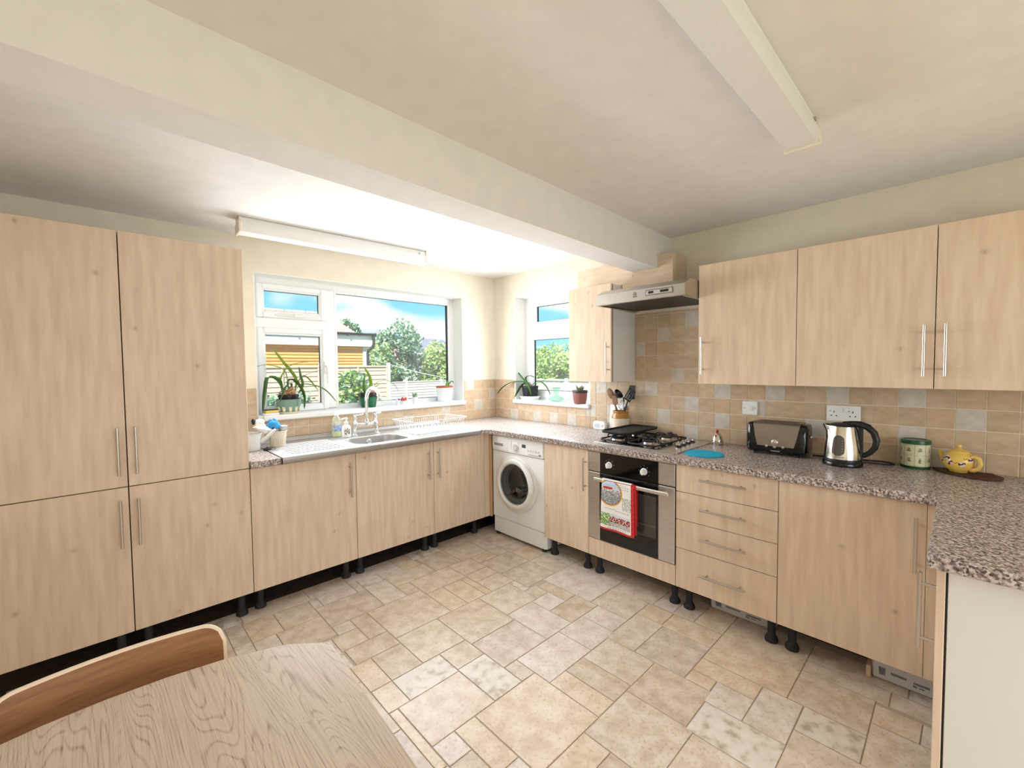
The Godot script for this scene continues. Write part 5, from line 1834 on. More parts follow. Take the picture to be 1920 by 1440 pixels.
func sink_things() -> void:
	# wire dish rack
	var o := thing("dish_rack", "white wire dish rack standing on the drainer beyond the tap", "dish rack", V(-1.10, 0.913, 0.50))
	var X0 := -1.285
	var X1 := -0.905
	var Z0 := 0.335
	var Z1 := 0.605
	var yb := 0.938
	var yt := 1.012
	var wire := mt(C(236, 236, 238), 0.4)
	var b := mb()
	var sp := 0.055
	var ring := []
	for p in rrect(X0 - sp, Z0 - 0.02, X1 + sp, Z1 + 0.03, 0.03, 3):
		ring.append(V(p.x, yt + 0.018 * absf((p.x - (X0 + X1) / 2) / 0.24), p.y))
	b.tube(ring, 0.0030, 6, true)
	ring = []
	for p in rrect(X0, Z0, X1, Z1, 0.02, 3):
		ring.append(V(p.x, yb, p.y))
	b.tube(ring, 0.0026, 6, true)
	obj("rim", b, wire, o)
	b = mb()
	for k in 19:
		var x := lerpf(X0 + 0.012, X1 - 0.012, k / 18.0)
		var ye := yt + 0.018 * absf((x - (X0 + X1) / 2) / 0.24)
		b.tube([V(x, ye, Z0 - 0.02), V(x, yb, Z0 + 0.004), V(x, yb, Z1 - 0.004), V(x, ye, Z1 + 0.03)], 0.0016, 5)
	for k in 11:
		var z := lerpf(Z0 + 0.01, Z1 - 0.01, k / 10.0)
		b.tube([V(X0 - sp, yt + 0.018, z), V(X0 + 0.002, yb, z)], 0.0016, 5)
		b.tube([V(X1 + sp, yt + 0.018, z), V(X1 - 0.002, yb, z)], 0.0016, 5)
	for z in [Z0 + 0.09, Z0 + 0.18]:
		b.tube([V(X0, yb, z), V(X1, yb, z)], 0.0022, 5)
		# plate prongs down the middle
		for k in 12:
			var x := lerpf(X0 + 0.03, X1 - 0.03, k / 11.0)
			b.tube([V(x, yb, z - 0.02), V(x, yb + 0.045, z), V(x, yb, z + 0.02)], 0.0014, 5)
	obj("wires", b, wire, o)
	for q in [[X0 + 0.02, Z0], [X0 + 0.02, Z1], [X1 - 0.02, Z0], [X1 - 0.02, Z1]]:
		b = mb()
		b.tube([V(q[0], yb, q[1]), V(q[0], 0.9135, q[1])], 0.003, 6)
		obj("leg", b, wire, o)
	# washing-up liquid
	o = thing("liquid_bottle", "clear bottle of washing-up liquid with a white cap, its label blue, behind the sink", "bottle", V(-1.672, 0.9125, 0.105))
	b = mb()
	b.t = Transform3D(Basis.from_scale(V(1, 1, 0.72)), V(-1.672, 0, 0.105))
	b.lathe([Vector2(0, 0.9135), Vector2(0.032, 0.9135), Vector2(0.034, 0.925), Vector2(0.032, 0.98), Vector2(0.034, 1.02), Vector2(0.028, 1.05), Vector2(0.014, 1.068), Vector2(0.012, 1.074)], 24)
	var cl := glass(0.30, C(226, 236, 214))
	obj("body", b, cl, o)
	b = mb()
	b.t = Transform3D(Basis.from_scale(V(1, 1, 0.72)), V(-1.672, 0, 0.105))
	b.lathe([Vector2(0, 0.9155), Vector2(0.030, 0.9155), Vector2(0.032, 0.926), Vector2(0.031, 0.952), Vector2(0, 0.952)], 20)
	obj("liquid", b, mt(C(206, 220, 150), 0.1), o)
	b = mb()
	b.t = Transform3D(Basis.from_scale(V(1, 1, 0.72)), V(-1.672, 0, 0.105))
	b.lathe([Vector2(0.014, 1.07), Vector2(0.0155, 1.072), Vector2(0.014, 1.088), Vector2(0.007, 1.094), Vector2(0, 1.095)], 18)
	obj("cap", b, M.white, o)
	b = mb()
	var rows := []
	for j in 2:
		var r := PackedVector3Array()
		for i in 9:
			var a := PI * 0.12 + PI * 0.76 * i / 8.0
			r.append(V(-1.672 + cos(a) * 0.0345, 0.955 + j * 0.045, 0.105 + sin(a) * 0.0345 * 0.73))
		rows.append(r)
	b.grid(rows)
	obj("label_sticker", b, mt(C(196, 212, 232), 0.4, 0.0, ntex(0.05, 2, [[0.4, C(120, 150, 210)], [0.55, C(250, 250, 250)]], 95, 128), V(14, 14, 14)), o)
	# pump soap
	o = thing("soap_dispenser", "white pump soap dispenser standing next to the tap", "soap dispenser", V(-1.632, 0.9125, 0.185))
	b = mb()
	b.t = Transform3D(Basis.from_scale(V(1, 1, 0.66)), V(-1.632, 0, 0.185))
	b.lathe([Vector2(0, 0.9135), Vector2(0.031, 0.9135), Vector2(0.033, 0.918), Vector2(0.033, 0.975), Vector2(0.029, 0.995), Vector2(0.014, 1.006), Vector2(0.012, 1.014)], 24)
	obj("body", b, M.white, o)
	b = mb()
	rows = []
	for j in 7:
		var r := PackedVector3Array()
		var v := (j - 3) / 3.0
		var wd := 0.75 * sqrt(maxf(0.06, 1.0 - v * v))
		for i in 7:
			var a := PI * 0.5 + wd * (i - 3) / 3.0
			r.append(V(-1.632 + cos(a) * 0.0336, 0.954 + v * 0.026, 0.185 + sin(a) * 0.0336 * 0.67))
		rows.append(r)
	b.grid(rows)
	obj("label_sticker", b, mt(C(255, 255, 255), 0.4, 0.0, ntex(0.03, 2, [[0.3, C(36, 44, 92)], [0.5, C(190, 170, 120)], [0.6, C(238, 238, 240)]], 96, 128), V(16, 16, 16)), o)
	b = mb()
	b.lathe([Vector2(0.012, 1.012), Vector2(0.014, 1.014), Vector2(0.014, 1.026), Vector2(0.005, 1.03), Vector2(0.005, 1.046), Vector2(0.012, 1.048), Vector2(0.012, 1.056), Vector2(0, 1.058)], 18, V(-1.632, 0, 0.185))
	b.tube([V(-1.632, 1.052, 0.185), V(-1.655, 1.053, 0.190), V(-1.672, 1.047, 0.193)], [0.006, 0.005, 0.004], 8)
	obj("pump", b, M.white, o)
	# slotted cream basket with brushes and cloths
	o = thing("sink_basket", "cream slotted plastic basket of brushes beside the tall larder", "basket", V(-2.10, WT, 0.205))
	b = mb()
	var cream := mt(C(226, 214, 194), 0.45)
	var cx := -2.098
	var cz := 0.205
	for s in 24:
		# staves with slots between them over the lower half
		var a0 := TAU * s / 24.0
		var w := TAU / 24.0 * (0.36 if s % 2 else 0.5)
		rows = []
		for q in [[0.046, WT + 0.016], [0.050, WT + 0.062]]:
			var r := PackedVector3Array()
			for i in 3:
				var a := a0 + w * (i - 1)
				r.append(V(cx + cos(a) * q[0], q[1], cz + sin(a) * q[0] * 0.85))
			rows.append(r)
		b.grid(rows)
	b.t = Transform3D(Basis.from_scale(V(1, 1, 0.85)), V(cx, 0, cz))
	b.lathe([Vector2(0, WT + 0.004), Vector2(0.043, WT + 0.004), Vector2(0.046, WT + 0.018)], 32)
	b.lathe([Vector2(0.050, WT + 0.060), Vector2(0.054, WT + 0.096), Vector2(0.058, WT + 0.098), Vector2(0.058, WT + 0.104), Vector2(0.051, WT + 0.104), Vector2(0.047, WT + 0.06)], 32)
	b.lathe([Vector2(0.045, WT + 0.10), Vector2(0.042, WT + 0.02), Vector2(0, WT + 0.012)], 32)
	obj("body", b, cream, o)
	o = thing("cleaning_cloth", "bright blue cloth bunched on top of the cream basket", "cloth", V(-2.12, WT + 0.09, 0.20))
	b = mb()
	rows = []
	for j in 13:
		var r := PackedVector3Array()
		for i in 16:
			var a := TAU * i / 16.0
			var e := -PI / 2 + PI * j / 12.0
			var k := 1.0 + 0.22 * sin(a * 3.0 + e * 2.0) + 0.16 * cos(e * 5.0 + a * 2.0)
			r.append(V(-2.122 + cos(e) * cos(a) * 0.036 * k, WT + 0.142 + sin(e) * 0.034 * k, 0.195 + cos(e) * sin(a) * 0.030 * k))
		rows.append(r)
	b.grid(rows, true)
	obj("folds", b, mt(C(60, 158, 220), 0.9), o)
	b = mb()
	b.tube([V(-2.118, WT + 0.125, 0.205), V(-2.125, WT + 0.10, 0.21), V(-2.118, WT + 0.075, 0.207)], [0.018, 0.016, 0.008], 8)
	obj("tail", b, mt(C(30, 70, 120), 0.9), o)
	o = thing("dish_brush", "white dish brush with black tipped bristles poking out of the basket", "brush", V(-2.18, WT + 0.08, 0.20))
	b = mb()
	b.tube([V(-2.105, WT + 0.05, 0.20), V(-2.15, WT + 0.12, 0.20), V(-2.19, WT + 0.165, 0.20)], [0.006, 0.007, 0.009], 8)
	obj("grip", b, M.white, o)
	b = mb()
	b.ball(V(-2.200, WT + 0.172, 0.20), V(0.030, 0.020, 0.024), 14)
	obj("head", b, M.white, o)
	b = mb()
	var r2 := RandomNumberGenerator.new()
	r2.seed = 3
	for k in 70:
		var d := V(-1.0 + r2.randf() * 0.5, r2.randf_range(-0.5, 0.6), r2.randf_range(-0.6, 0.6)).normalized()
		b.tube([V(-2.214, WT + 0.174, 0.20) + d * 0.008, V(-2.216, WT + 0.176, 0.20) + d * 0.030], 0.0016, 3)
	obj("bristles", b, M.black, o, "", "", "", "stuff")
	o = thing("scouring_cloth", "crumpled white cloth hanging over the near rim of the basket", "cloth", V(-2.19, WT + 0.06, 0.22))
	b = mb()
	rows = []
	for j in 11:
		var r := PackedVector3Array()
		for i in 14:
			var a := TAU * i / 14.0
			var e := -PI / 2 + PI * j / 10.0
			var k := 1.0 + 0.25 * sin(a * 4.0 + e) + 0.15 * cos(e * 6.0)
			r.append(V(-2.190 + cos(e) * cos(a) * 0.045 * k, WT + 0.128 + sin(e) * 0.022 * k - cos(a) * 0.012, 0.215 + cos(e) * sin(a) * 0.026 * k))
		rows.append(r)
	b.grid(rows, true)
	obj("folds", b, mt(C(240, 240, 240), 0.9), o)
	o = thing("wire_scourer", "tangle of silver wire scourer on the far rim of the basket", "scourer", V(-2.05, WT + 0.1, 0.19))
	b = mb()
	var pa := []
	for k in 90:
		var a := k * 0.7
		pa.append(V(-2.062 + sin(a * 1.3) * 0.022, WT + 0.118 + sin(a * 0.9 + 1) * 0.016, 0.195 + cos(a) * 0.022))
	b.tube(pa, 0.0022, 4)
	obj("coil", b, mt(C(206, 208, 210), 0.3, 0.6), o)
	# grey jug and scoop by the larder
	o = thing("plastic_jug", "pale grey plastic jug on its own by the tall larder, behind the basket", "jug", V(-2.245, WT, 0.19))
	b = mb()
	b.lathe([Vector2(0, WT + 0.001), Vector2(0.050, WT + 0.001), Vector2(0.053, WT + 0.006), Vector2(0.060, WT + 0.10), Vector2(0.064, WT + 0.104), Vector2(0.064, WT + 0.108), Vector2(0.058, WT + 0.106), Vector2(0.050, WT + 0.012), Vector2(0, WT + 0.010)], 28, V(-2.262, 0, 0.235))
	obj("body", b, mt(C(214, 214, 212), 0.35), o)
	b = mb()
	b.tube([V(-2.208, WT + 0.05, 0.25), V(-2.18, WT + 0.075, 0.268), V(-2.150, WT + 0.105, 0.27), V(-2.125, WT + 0.122, 0.262)], [0.016, 0.012, 0.010, 0.009], 10)
	obj("handle", b, mt(C(214, 214, 212), 0.35), o)
	o = thing("sink_plug", "black rubber sink plug lying on the worktop between jug and basket", "plug", V(-2.18, WT, 0.27))
	b = mb()
	b.lathe([Vector2(0, WT), Vector2(0.020, WT), Vector2(0.024, WT + 0.010), Vector2(0.020, WT + 0.014), Vector2(0, WT + 0.014)], 18, V(-2.185, 0, 0.300))
	b.tube([V(-2.185, WT + 0.014, 0.300), V(-2.185, WT + 0.022, 0.300)], 0.004, 8)
	obj("stopper", b, M.rubber, o)
	# on the end of the sill
	o = thing("soap_dish", "rounded white dish on the end of the sill holding a yellow sponge", "dish", V(-2.09, 1.10, 0.0))
	b = mb()
	b.slab(rrect(-2.132, -0.035, -2.03, 0.028, 0.022, 5), 1.10, 1.116, 0.005, 3)
	obj("tray", b, M.white, o)
	o = thing("sponge", "yellow washing-up sponge with a dark green scouring face", "sponge", V(-2.085, 1.116, 0.0))
	b = mb()
	b.slab(rrect(-2.122, -0.028, -2.036, 0.022, 0.010, 4), 1.1162, 1.135, 0.004, 2)
	obj("foam", b, mt(C(236, 204, 104), 0.95), o)
	b = mb()
	b.slab(rrect(-2.122, -0.028, -2.036, 0.022, 0.010, 4), 1.135, 1.141, 0.002, 1)
	obj("scourer_face", b, mt(C(60, 84, 70), 0.95), o)


func pot(o: Node3D, called: String, c: Vector3, prof: Array, m: Material, soil_r: float, soil_y: float) -> void:
	obj(called, mb().lathe(prof, 32, c), m, o)
	obj("soil", mb().lathe([Vector2(soil_r, soil_y - 0.004), Vector2(soil_r * 0.9, soil_y), Vector2(0, soil_y + 0.003)], 20, c), M.soil, o)


func leaves(o: Node3D, list: Array, side: Vector3) -> void:
	for q in list:
		var b := mb()
		b.leaf(q[0], q[1], side, 0.0035)
		obj("leaf", b, M.leaf if q[2] else M.leaf_dark, o)


func sill_things() -> void:
	var Y := 1.10
	# big bulb plant
	var c := V(-1.948, Y, -0.06)
	var o := thing("potted_plant", "large strap-leaved bulb plant in a black pot inside a sage green bowl", "plant", c)
	obj("saucer", mb().lathe([Vector2(0, 0), Vector2(0.070, 0), Vector2(0.082, 0.012), Vector2(0.080, 0.014), Vector2(0.06, 0.006), Vector2(0, 0.006)], 32, c), mt(C(240, 232, 206), 0.3), o)
	obj("bowl", mb().lathe([Vector2(0, 0.007), Vector2(0.058, 0.007), Vector2(0.068, 0.022), Vector2(0.080, 0.06), Vector2(0.083, 0.098), Vector2(0.086, 0.102), Vector2(0.081, 0.103), Vector2(0.076, 0.06), Vector2(0, 0.03)], 40, c), mt(C(132, 164, 148), 0.3), o)
	var b := mb()
	for k in 11:
		# cream tulip relief round the foot of the bowl
		var a := TAU * k / 11
		var d := V(cos(a), 0, sin(a))
		var s := V(-sin(a), 0, cos(a))
		b.ball(c + d * 0.070 + V(0, 0.026, 0), V(0.010, 0.013, 0.010), 8)
		for e in [-0.008, 0.0, 0.008]:
			b.tube([c + d * 0.071 + s * e * 0.6 + V(0, 0.03, 0), c + d * 0.0795 + s * e + V(0, 0.052, 0)], [0.006, 0.0015], 6)
	obj("tulip_relief", b, mt(C(240, 232, 206), 0.3), o)
	pot(o, "inner_pot", c, [Vector2(0, 0.035), Vector2(0.056, 0.035), Vector2(0.066, 0.118), Vector2(0.070, 0.120), Vector2(0.070, 0.134), Vector2(0.065, 0.135), Vector2(0.06, 0.1), Vector2(0, 0.1)], M.black, 0.064, 0.118)
	for q in [[0.012, 0.15, 0.02, 0.034], [-0.030, 0.142, 0.01, 0.024], [0.036, 0.140, -0.02, 0.022]]:
		obj("bulb", mb().lathe([Vector2(0, -0.03), Vector2(q[3] * 0.8, -0.02), Vector2(q[3], 0.0), Vector2(q[3] * 0.7, 0.022), Vector2(q[3] * 0.3, 0.04), Vector2(0, 0.046)], 16, c + V(q[0], q[1], q[2])), M.bulb, o)
	leaves(o, [
		[[V(-1.985, 1.24, -0.05), V(-2.007, 1.318, -0.045), V(-2.046, 1.354, -0.02), V(-2.091, 1.362, 0.0), V(-2.103, 1.315, 0.01), V(-2.117, 1.241, 0.015), V(-2.134, 1.118, 0.02)], 0.056, false],
		[[V(-1.99, 1.25, -0.06), V(-2.002, 1.33, -0.06), V(-1.988, 1.385, -0.055), V(-1.945, 1.438, -0.05), V(-1.871, 1.466, -0.04), V(-1.79, 1.475, -0.03)], 0.026, true],
		[[V(-1.905, 1.25, -0.07), V(-1.890, 1.333, -0.075), V(-1.922, 1.399, -0.08), V(-1.968, 1.463, -0.085), V(-2.001, 1.514, -0.088), V(-2.036, 1.567, -0.09)], 0.040, true],
		[[V(-1.89, 1.24, -0.04), V(-1.862, 1.30, -0.03), V(-1.874, 1.372, -0.03), V(-1.881, 1.434, -0.03)], 0.034, false],
		[[V(-1.95, 1.27, -0.05), V(-1.960, 1.338, -0.03), V(-1.925, 1.346, 0.0), V(-1.888, 1.301, 0.02), V(-1.862, 1.22, 0.03), V(-1.869, 1.129, 0.025)], 0.040, false],
		[[V(-1.93, 1.28, -0.04), V(-1.945, 1.312, -0.01), V(-1.975, 1.300, 0.01), V(-2.005, 1.247, 0.025), V(-2.030, 1.185, 0.03)], 0.030, false],
		[[V(-1.90, 1.26, -0.06), V(-1.860, 1.308, -0.05), V(-1.763, 1.296, -0.04), V(-1.685, 1.252, -0.03), V(-1.613, 1.158, -0.02)], 0.022, true],
		[[V(-1.90, 1.27, -0.08), V(-1.85, 1.36, -0.09), V(-1.812, 1.364, -0.09), V(-1.763, 1.309, -0.09), V(-1.725, 1.247, -0.085)], 0.020, true],
		[[V(-1.94, 1.28, -0.09), V(-1.950, 1.39, -0.10), V(-1.985, 1.428, -0.10), V(-2.071, 1.451, -0.10), V(-2.140, 1.439, -0.10)], 0.014, true],
		[[V(-1.90, 1.28, -0.09), V(-1.86, 1.34, -0.10), V(-1.825, 1.364, -0.105), V(-1.76, 1.393, -0.11), V(-1.688, 1.409, -0.11)], 0.014, true],
	], V(0.3, 0.2, 1.0))
	# green pot behind the tap
	c = V(-1.343, Y, -0.055)
	o = thing("potted_plant", "bulb plant in a shiny dark green pot on the sill behind the tap", "plant", c)
	obj("cover_pot", mb().lathe([Vector2(0, 0), Vector2(0.055, 0), Vector2(0.058, 0.004), Vector2(0.072, 0.082), Vector2(0.074, 0.085), Vector2(0.071, 0.086), Vector2(0.066, 0.05), Vector2(0, 0.02)], 32, c), mt(C(10, 96, 56), 0.18), o)
	pot(o, "inner_pot", c, [Vector2(0, 0.03), Vector2(0.060, 0.03), Vector2(0.066, 0.10), Vector2(0.069, 0.103), Vector2(0.069, 0.118), Vector2(0.064, 0.119), Vector2(0.06, 0.09), Vector2(0, 0.09)], M.black, 0.062, 0.106)
	obj("bulb", mb().lathe([Vector2(0, -0.02), Vector2(0.026, -0.01), Vector2(0.028, 0.008), Vector2(0.014, 0.03), Vector2(0, 0.036)], 16, c + V(0.026, 0.125, 0.012)), M.bulb, o)
	leaves(o, [
		[[V(-1.335, 1.20, -0.06), V(-1.324, 1.288, -0.05), V(-1.338, 1.355, -0.045), V(-1.380, 1.425, -0.04)], 0.036, true],
		[[V(-1.375, 1.20, -0.06), V(-1.380, 1.296, -0.06), V(-1.366, 1.365, -0.06)], 0.026, false],
		[[V(-1.315, 1.20, -0.05), V(-1.295, 1.27, -0.05), V(-1.255, 1.306, -0.05), V(-1.174, 1.314, -0.05), V(-1.100, 1.267, -0.05), V(-1.066, 1.195, -0.05)], 0.010, true],
		[[V(-1.36, 1.20, -0.07), V(-1.391, 1.258, -0.07), V(-1.446, 1.274, -0.06)], 0.026, true],
		[[V(-1.325, 1.20, -0.05), V(-1.30, 1.262, -0.03), V(-1.262, 1.282, -0.02)], 0.028, true],
	], V(0.4, 0.1, 1.0))
	# white pot with terracotta rim
	c = V(-0.585, Y, -0.06)
	o = thing("potted_plant", "small seedling in a white painted pot with a terracotta rim", "plant", c)
	var wp := mt(C(244, 244, 246), 0.5)
	pot(o, "pot", c, [Vector2(0, 0), Vector2(0.062, 0), Vector2(0.065, 0.006), Vector2(0.070, 0.05), Vector2(0.078, 0.128)], wp, 0.070, 0.118)
	obj("rim", mb().lathe([Vector2(0.078, 0.128), Vector2(0.080, 0.130), Vector2(0.080, 0.142), Vector2(0.075, 0.144), Vector2(0.072, 0.12)], 32, c), mt(C(178, 98, 66), 0.7), o)
	leaves(o, [
		[[V(-0.58, 1.21, -0.06), V(-0.565, 1.26, -0.055), V(-0.548, 1.300, -0.05)], 0.034, true],
		[[V(-0.575, 1.21, -0.06), V(-0.545, 1.265, -0.05), V(-0.512, 1.290, -0.04), V(-0.497, 1.268, -0.035)], 0.024, false],
	], V(0.3, 0.1, 1.0))
	# three tiny pots
	c = V(-1.080, Y, -0.05)
	o = thing("figurine", "tiny white ornament with a dark blue patch beside the red and white one", "figurine", c)
	obj("body", mb().lathe([Vector2(0, 0), Vector2(0.013, 0), Vector2(0.010, 0.012), Vector2(0.016, 0.028), Vector2(0.017, 0.044), Vector2(0.010, 0.058), Vector2(0, 0.062)], 18, c), M.white, o)
	obj("patch", mb().ball(c + V(0.003, 0.045, 0.007), V(0.013, 0.011, 0.012), 10), mt(C(52, 58, 104), 0.3), o)
	c = V(-1.022, Y, -0.05)
	o = thing("figurine", "small red and white china flower ornament in the middle of the sill", "figurine", c)
	obj("stand", mb().lathe([Vector2(0, 0), Vector2(0.020, 0), Vector2(0.017, 0.018), Vector2(0.012, 0.03), Vector2(0, 0.03)], 18, c), M.white, o)
	b = mb()
	for k in 7:
		var a := TAU * k / 7
		b.ball(c + V(cos(a) * 0.018, 0.042 + 0.010 * (k % 2), sin(a) * 0.014), V(0.011, 0.013, 0.011), 8)
	obj("petals", b, mt(C(196, 86, 66), 0.3), o)
	obj("centre", mb().ball(c + V(0, 0.060, 0.004), V(0.012, 0.010, 0.012), 8), M.white, o)
	c = V(-0.915, Y, -0.045)
	o = thing("potted_plant", "tiny succulent in a little white china pot between ornament and white pot", "plant", c)
	pot(o, "pot", c, [Vector2(0, 0), Vector2(0.018, 0), Vector2(0.026, 0.03), Vector2(0.028, 0.058), Vector2(0.025, 0.059), Vector2(0.022, 0.045)], M.white, 0.024, 0.054)
	for k in 9:
		var a := TAU * k / 9
		obj("leaf", mb().tube([c + V(cos(a) * 0.008, 0.052, sin(a) * 0.008), c + V(cos(a) * 0.018, 0.072 + 0.006 * (k % 3), sin(a) * 0.018), c + V(cos(a) * 0.022, 0.084 + 0.008 * (k % 3), sin(a) * 0.022)], [0.005, 0.006, 0.001], 6), mt(C(140, 162, 130), 0.6), o)
	# side window sill
	c = V(0.06, Y, 0.438)
	o = thing("potted_plant", "arching strap-leaved plant in a black pot on a white dish on the side window sill", "plant", c)
	obj("saucer", mb().lathe([Vector2(0, 0), Vector2(0.082, 0), Vector2(0.100, 0.036), Vector2(0.098, 0.037), Vector2(0.075, 0.008), Vector2(0, 0.008)], 36, c), M.white, o)
	pot(o, "inner_pot", c, [Vector2(0, 0.009), Vector2(0.066, 0.009), Vector2(0.078, 0.118), Vector2(0.081, 0.120), Vector2(0.081, 0.130), Vector2(0.076, 0.131), Vector2(0.07, 0.1), Vector2(0, 0.1)], M.black, 0.074, 0.118)
	obj("bulb", mb().lathe([Vector2(0, -0.02), Vector2(0.026, -0.01), Vector2(0.028, 0.010), Vector2(0.012, 0.03), Vector2(0, 0.034)], 14, c + V(-0.01, 0.135, -0.01)), M.bulb, o)
	leaves(o, [
		[[V(0.06, 1.23, 0.42), V(0.05, 1.288, 0.368), V(0.04, 1.36, 0.30), V(0.035, 1.431, 0.232)], 0.022, false],
		[[V(0.05, 1.23, 0.41), V(0.04, 1.272, 0.375), V(-0.02, 1.275, 0.290), V(-0.06, 1.226, 0.185), V(-0.07, 1.145, 0.10)], 0.034, false],
		[[V(0.05, 1.23, 0.42), V(0.01, 1.262, 0.41), V(-0.02, 1.219, 0.375), V(-0.05, 1.125, 0.335)], 0.034, false],
		[[V(0.05, 1.23, 0.43), V(0.01, 1.262, 0.44), V(-0.02, 1.223, 0.50), V(-0.03, 1.152, 0.535)], 0.034, false],
		[[V(0.06, 1.23, 0.45), V(0.05, 1.262, 0.51), V(0.04, 1.275, 0.580), V(0.03, 1.239, 0.665), V(0.02, 1.155, 0.735)], 0.020, false],
		[[V(0.06, 1.23, 0.42), V(0.06, 1.300, 0.38), V(0.06, 1.329, 0.43), V(0.055, 1.312, 0.502)], 0.030, false],
		[[V(0.07, 1.23, 0.46), V(0.08, 1.29, 0.60), V(0.08, 1.345, 0.725), V(0.08, 1.390, 0.804), V(0.08, 1.402, 0.90)], 0.018, true],
	], V(1.0, 0.2, 0.2))
	c = V(0.045, Y, 0.780)
	o = thing("glass_vase", "squat green glass hyacinth vase on the side window sill", "vase", c)
	var gg := glass(0.35, C(70, 196, 150))
	obj("body", mb().lathe([Vector2(0, 0.001), Vector2(0.040, 0.001), Vector2(0.066, 0.014), Vector2(0.070, 0.026), Vector2(0.055, 0.040), Vector2(0.024, 0.052), Vector2(0.021, 0.066), Vector2(0.028, 0.098), Vector2(0.036, 0.122)], 32, c, 80), gg, o)
	obj("rim", mb().lathe([Vector2(0.036, 0.121), Vector2(0.038, 0.123), Vector2(0.036, 0.125), Vector2(0.034, 0.123), Vector2(0.036, 0.121)], 32, c), mt(C(60, 180, 140), 0.05), o)
	c = V(0.0, Y, 1.080)
	o = thing("potted_plant", "succulent in a dusky pink pot with a black rim under the small wall cabinet", "plant", c)
	pot(o, "pot", c, [Vector2(0, 0), Vector2(0.046, 0), Vector2(0.049, 0.004), Vector2(0.058, 0.04), Vector2(0.062, 0.085), Vector2(0.062, 0.092)], mt(C(146, 92, 86), 0.5), 0.056, 0.106)
	obj("rim", mb().lathe([Vector2(0.062, 0.092), Vector2(0.065, 0.094), Vector2(0.065, 0.112), Vector2(0.060, 0.114), Vector2(0.056, 0.09)], 32, c), mt(C(44, 40, 42), 0.5), o)
	for k in 8:
		var a := TAU * k / 8 + 0.3
		obj("leaf", mb().tube([c + V(cos(a) * 0.012, 0.106, sin(a) * 0.012), c + V(cos(a) * 0.026, 0.124 + 0.006 * (k % 3), sin(a) * 0.026), c + V(cos(a) * 0.032, 0.142 + 0.01 * (k % 3), sin(a) * 0.032)], [0.007, 0.008, 0.001], 6), mt(C(122, 120, 92), 0.6), o)


# ---------------------------------------------------------------- table, chair, boxes on the floor

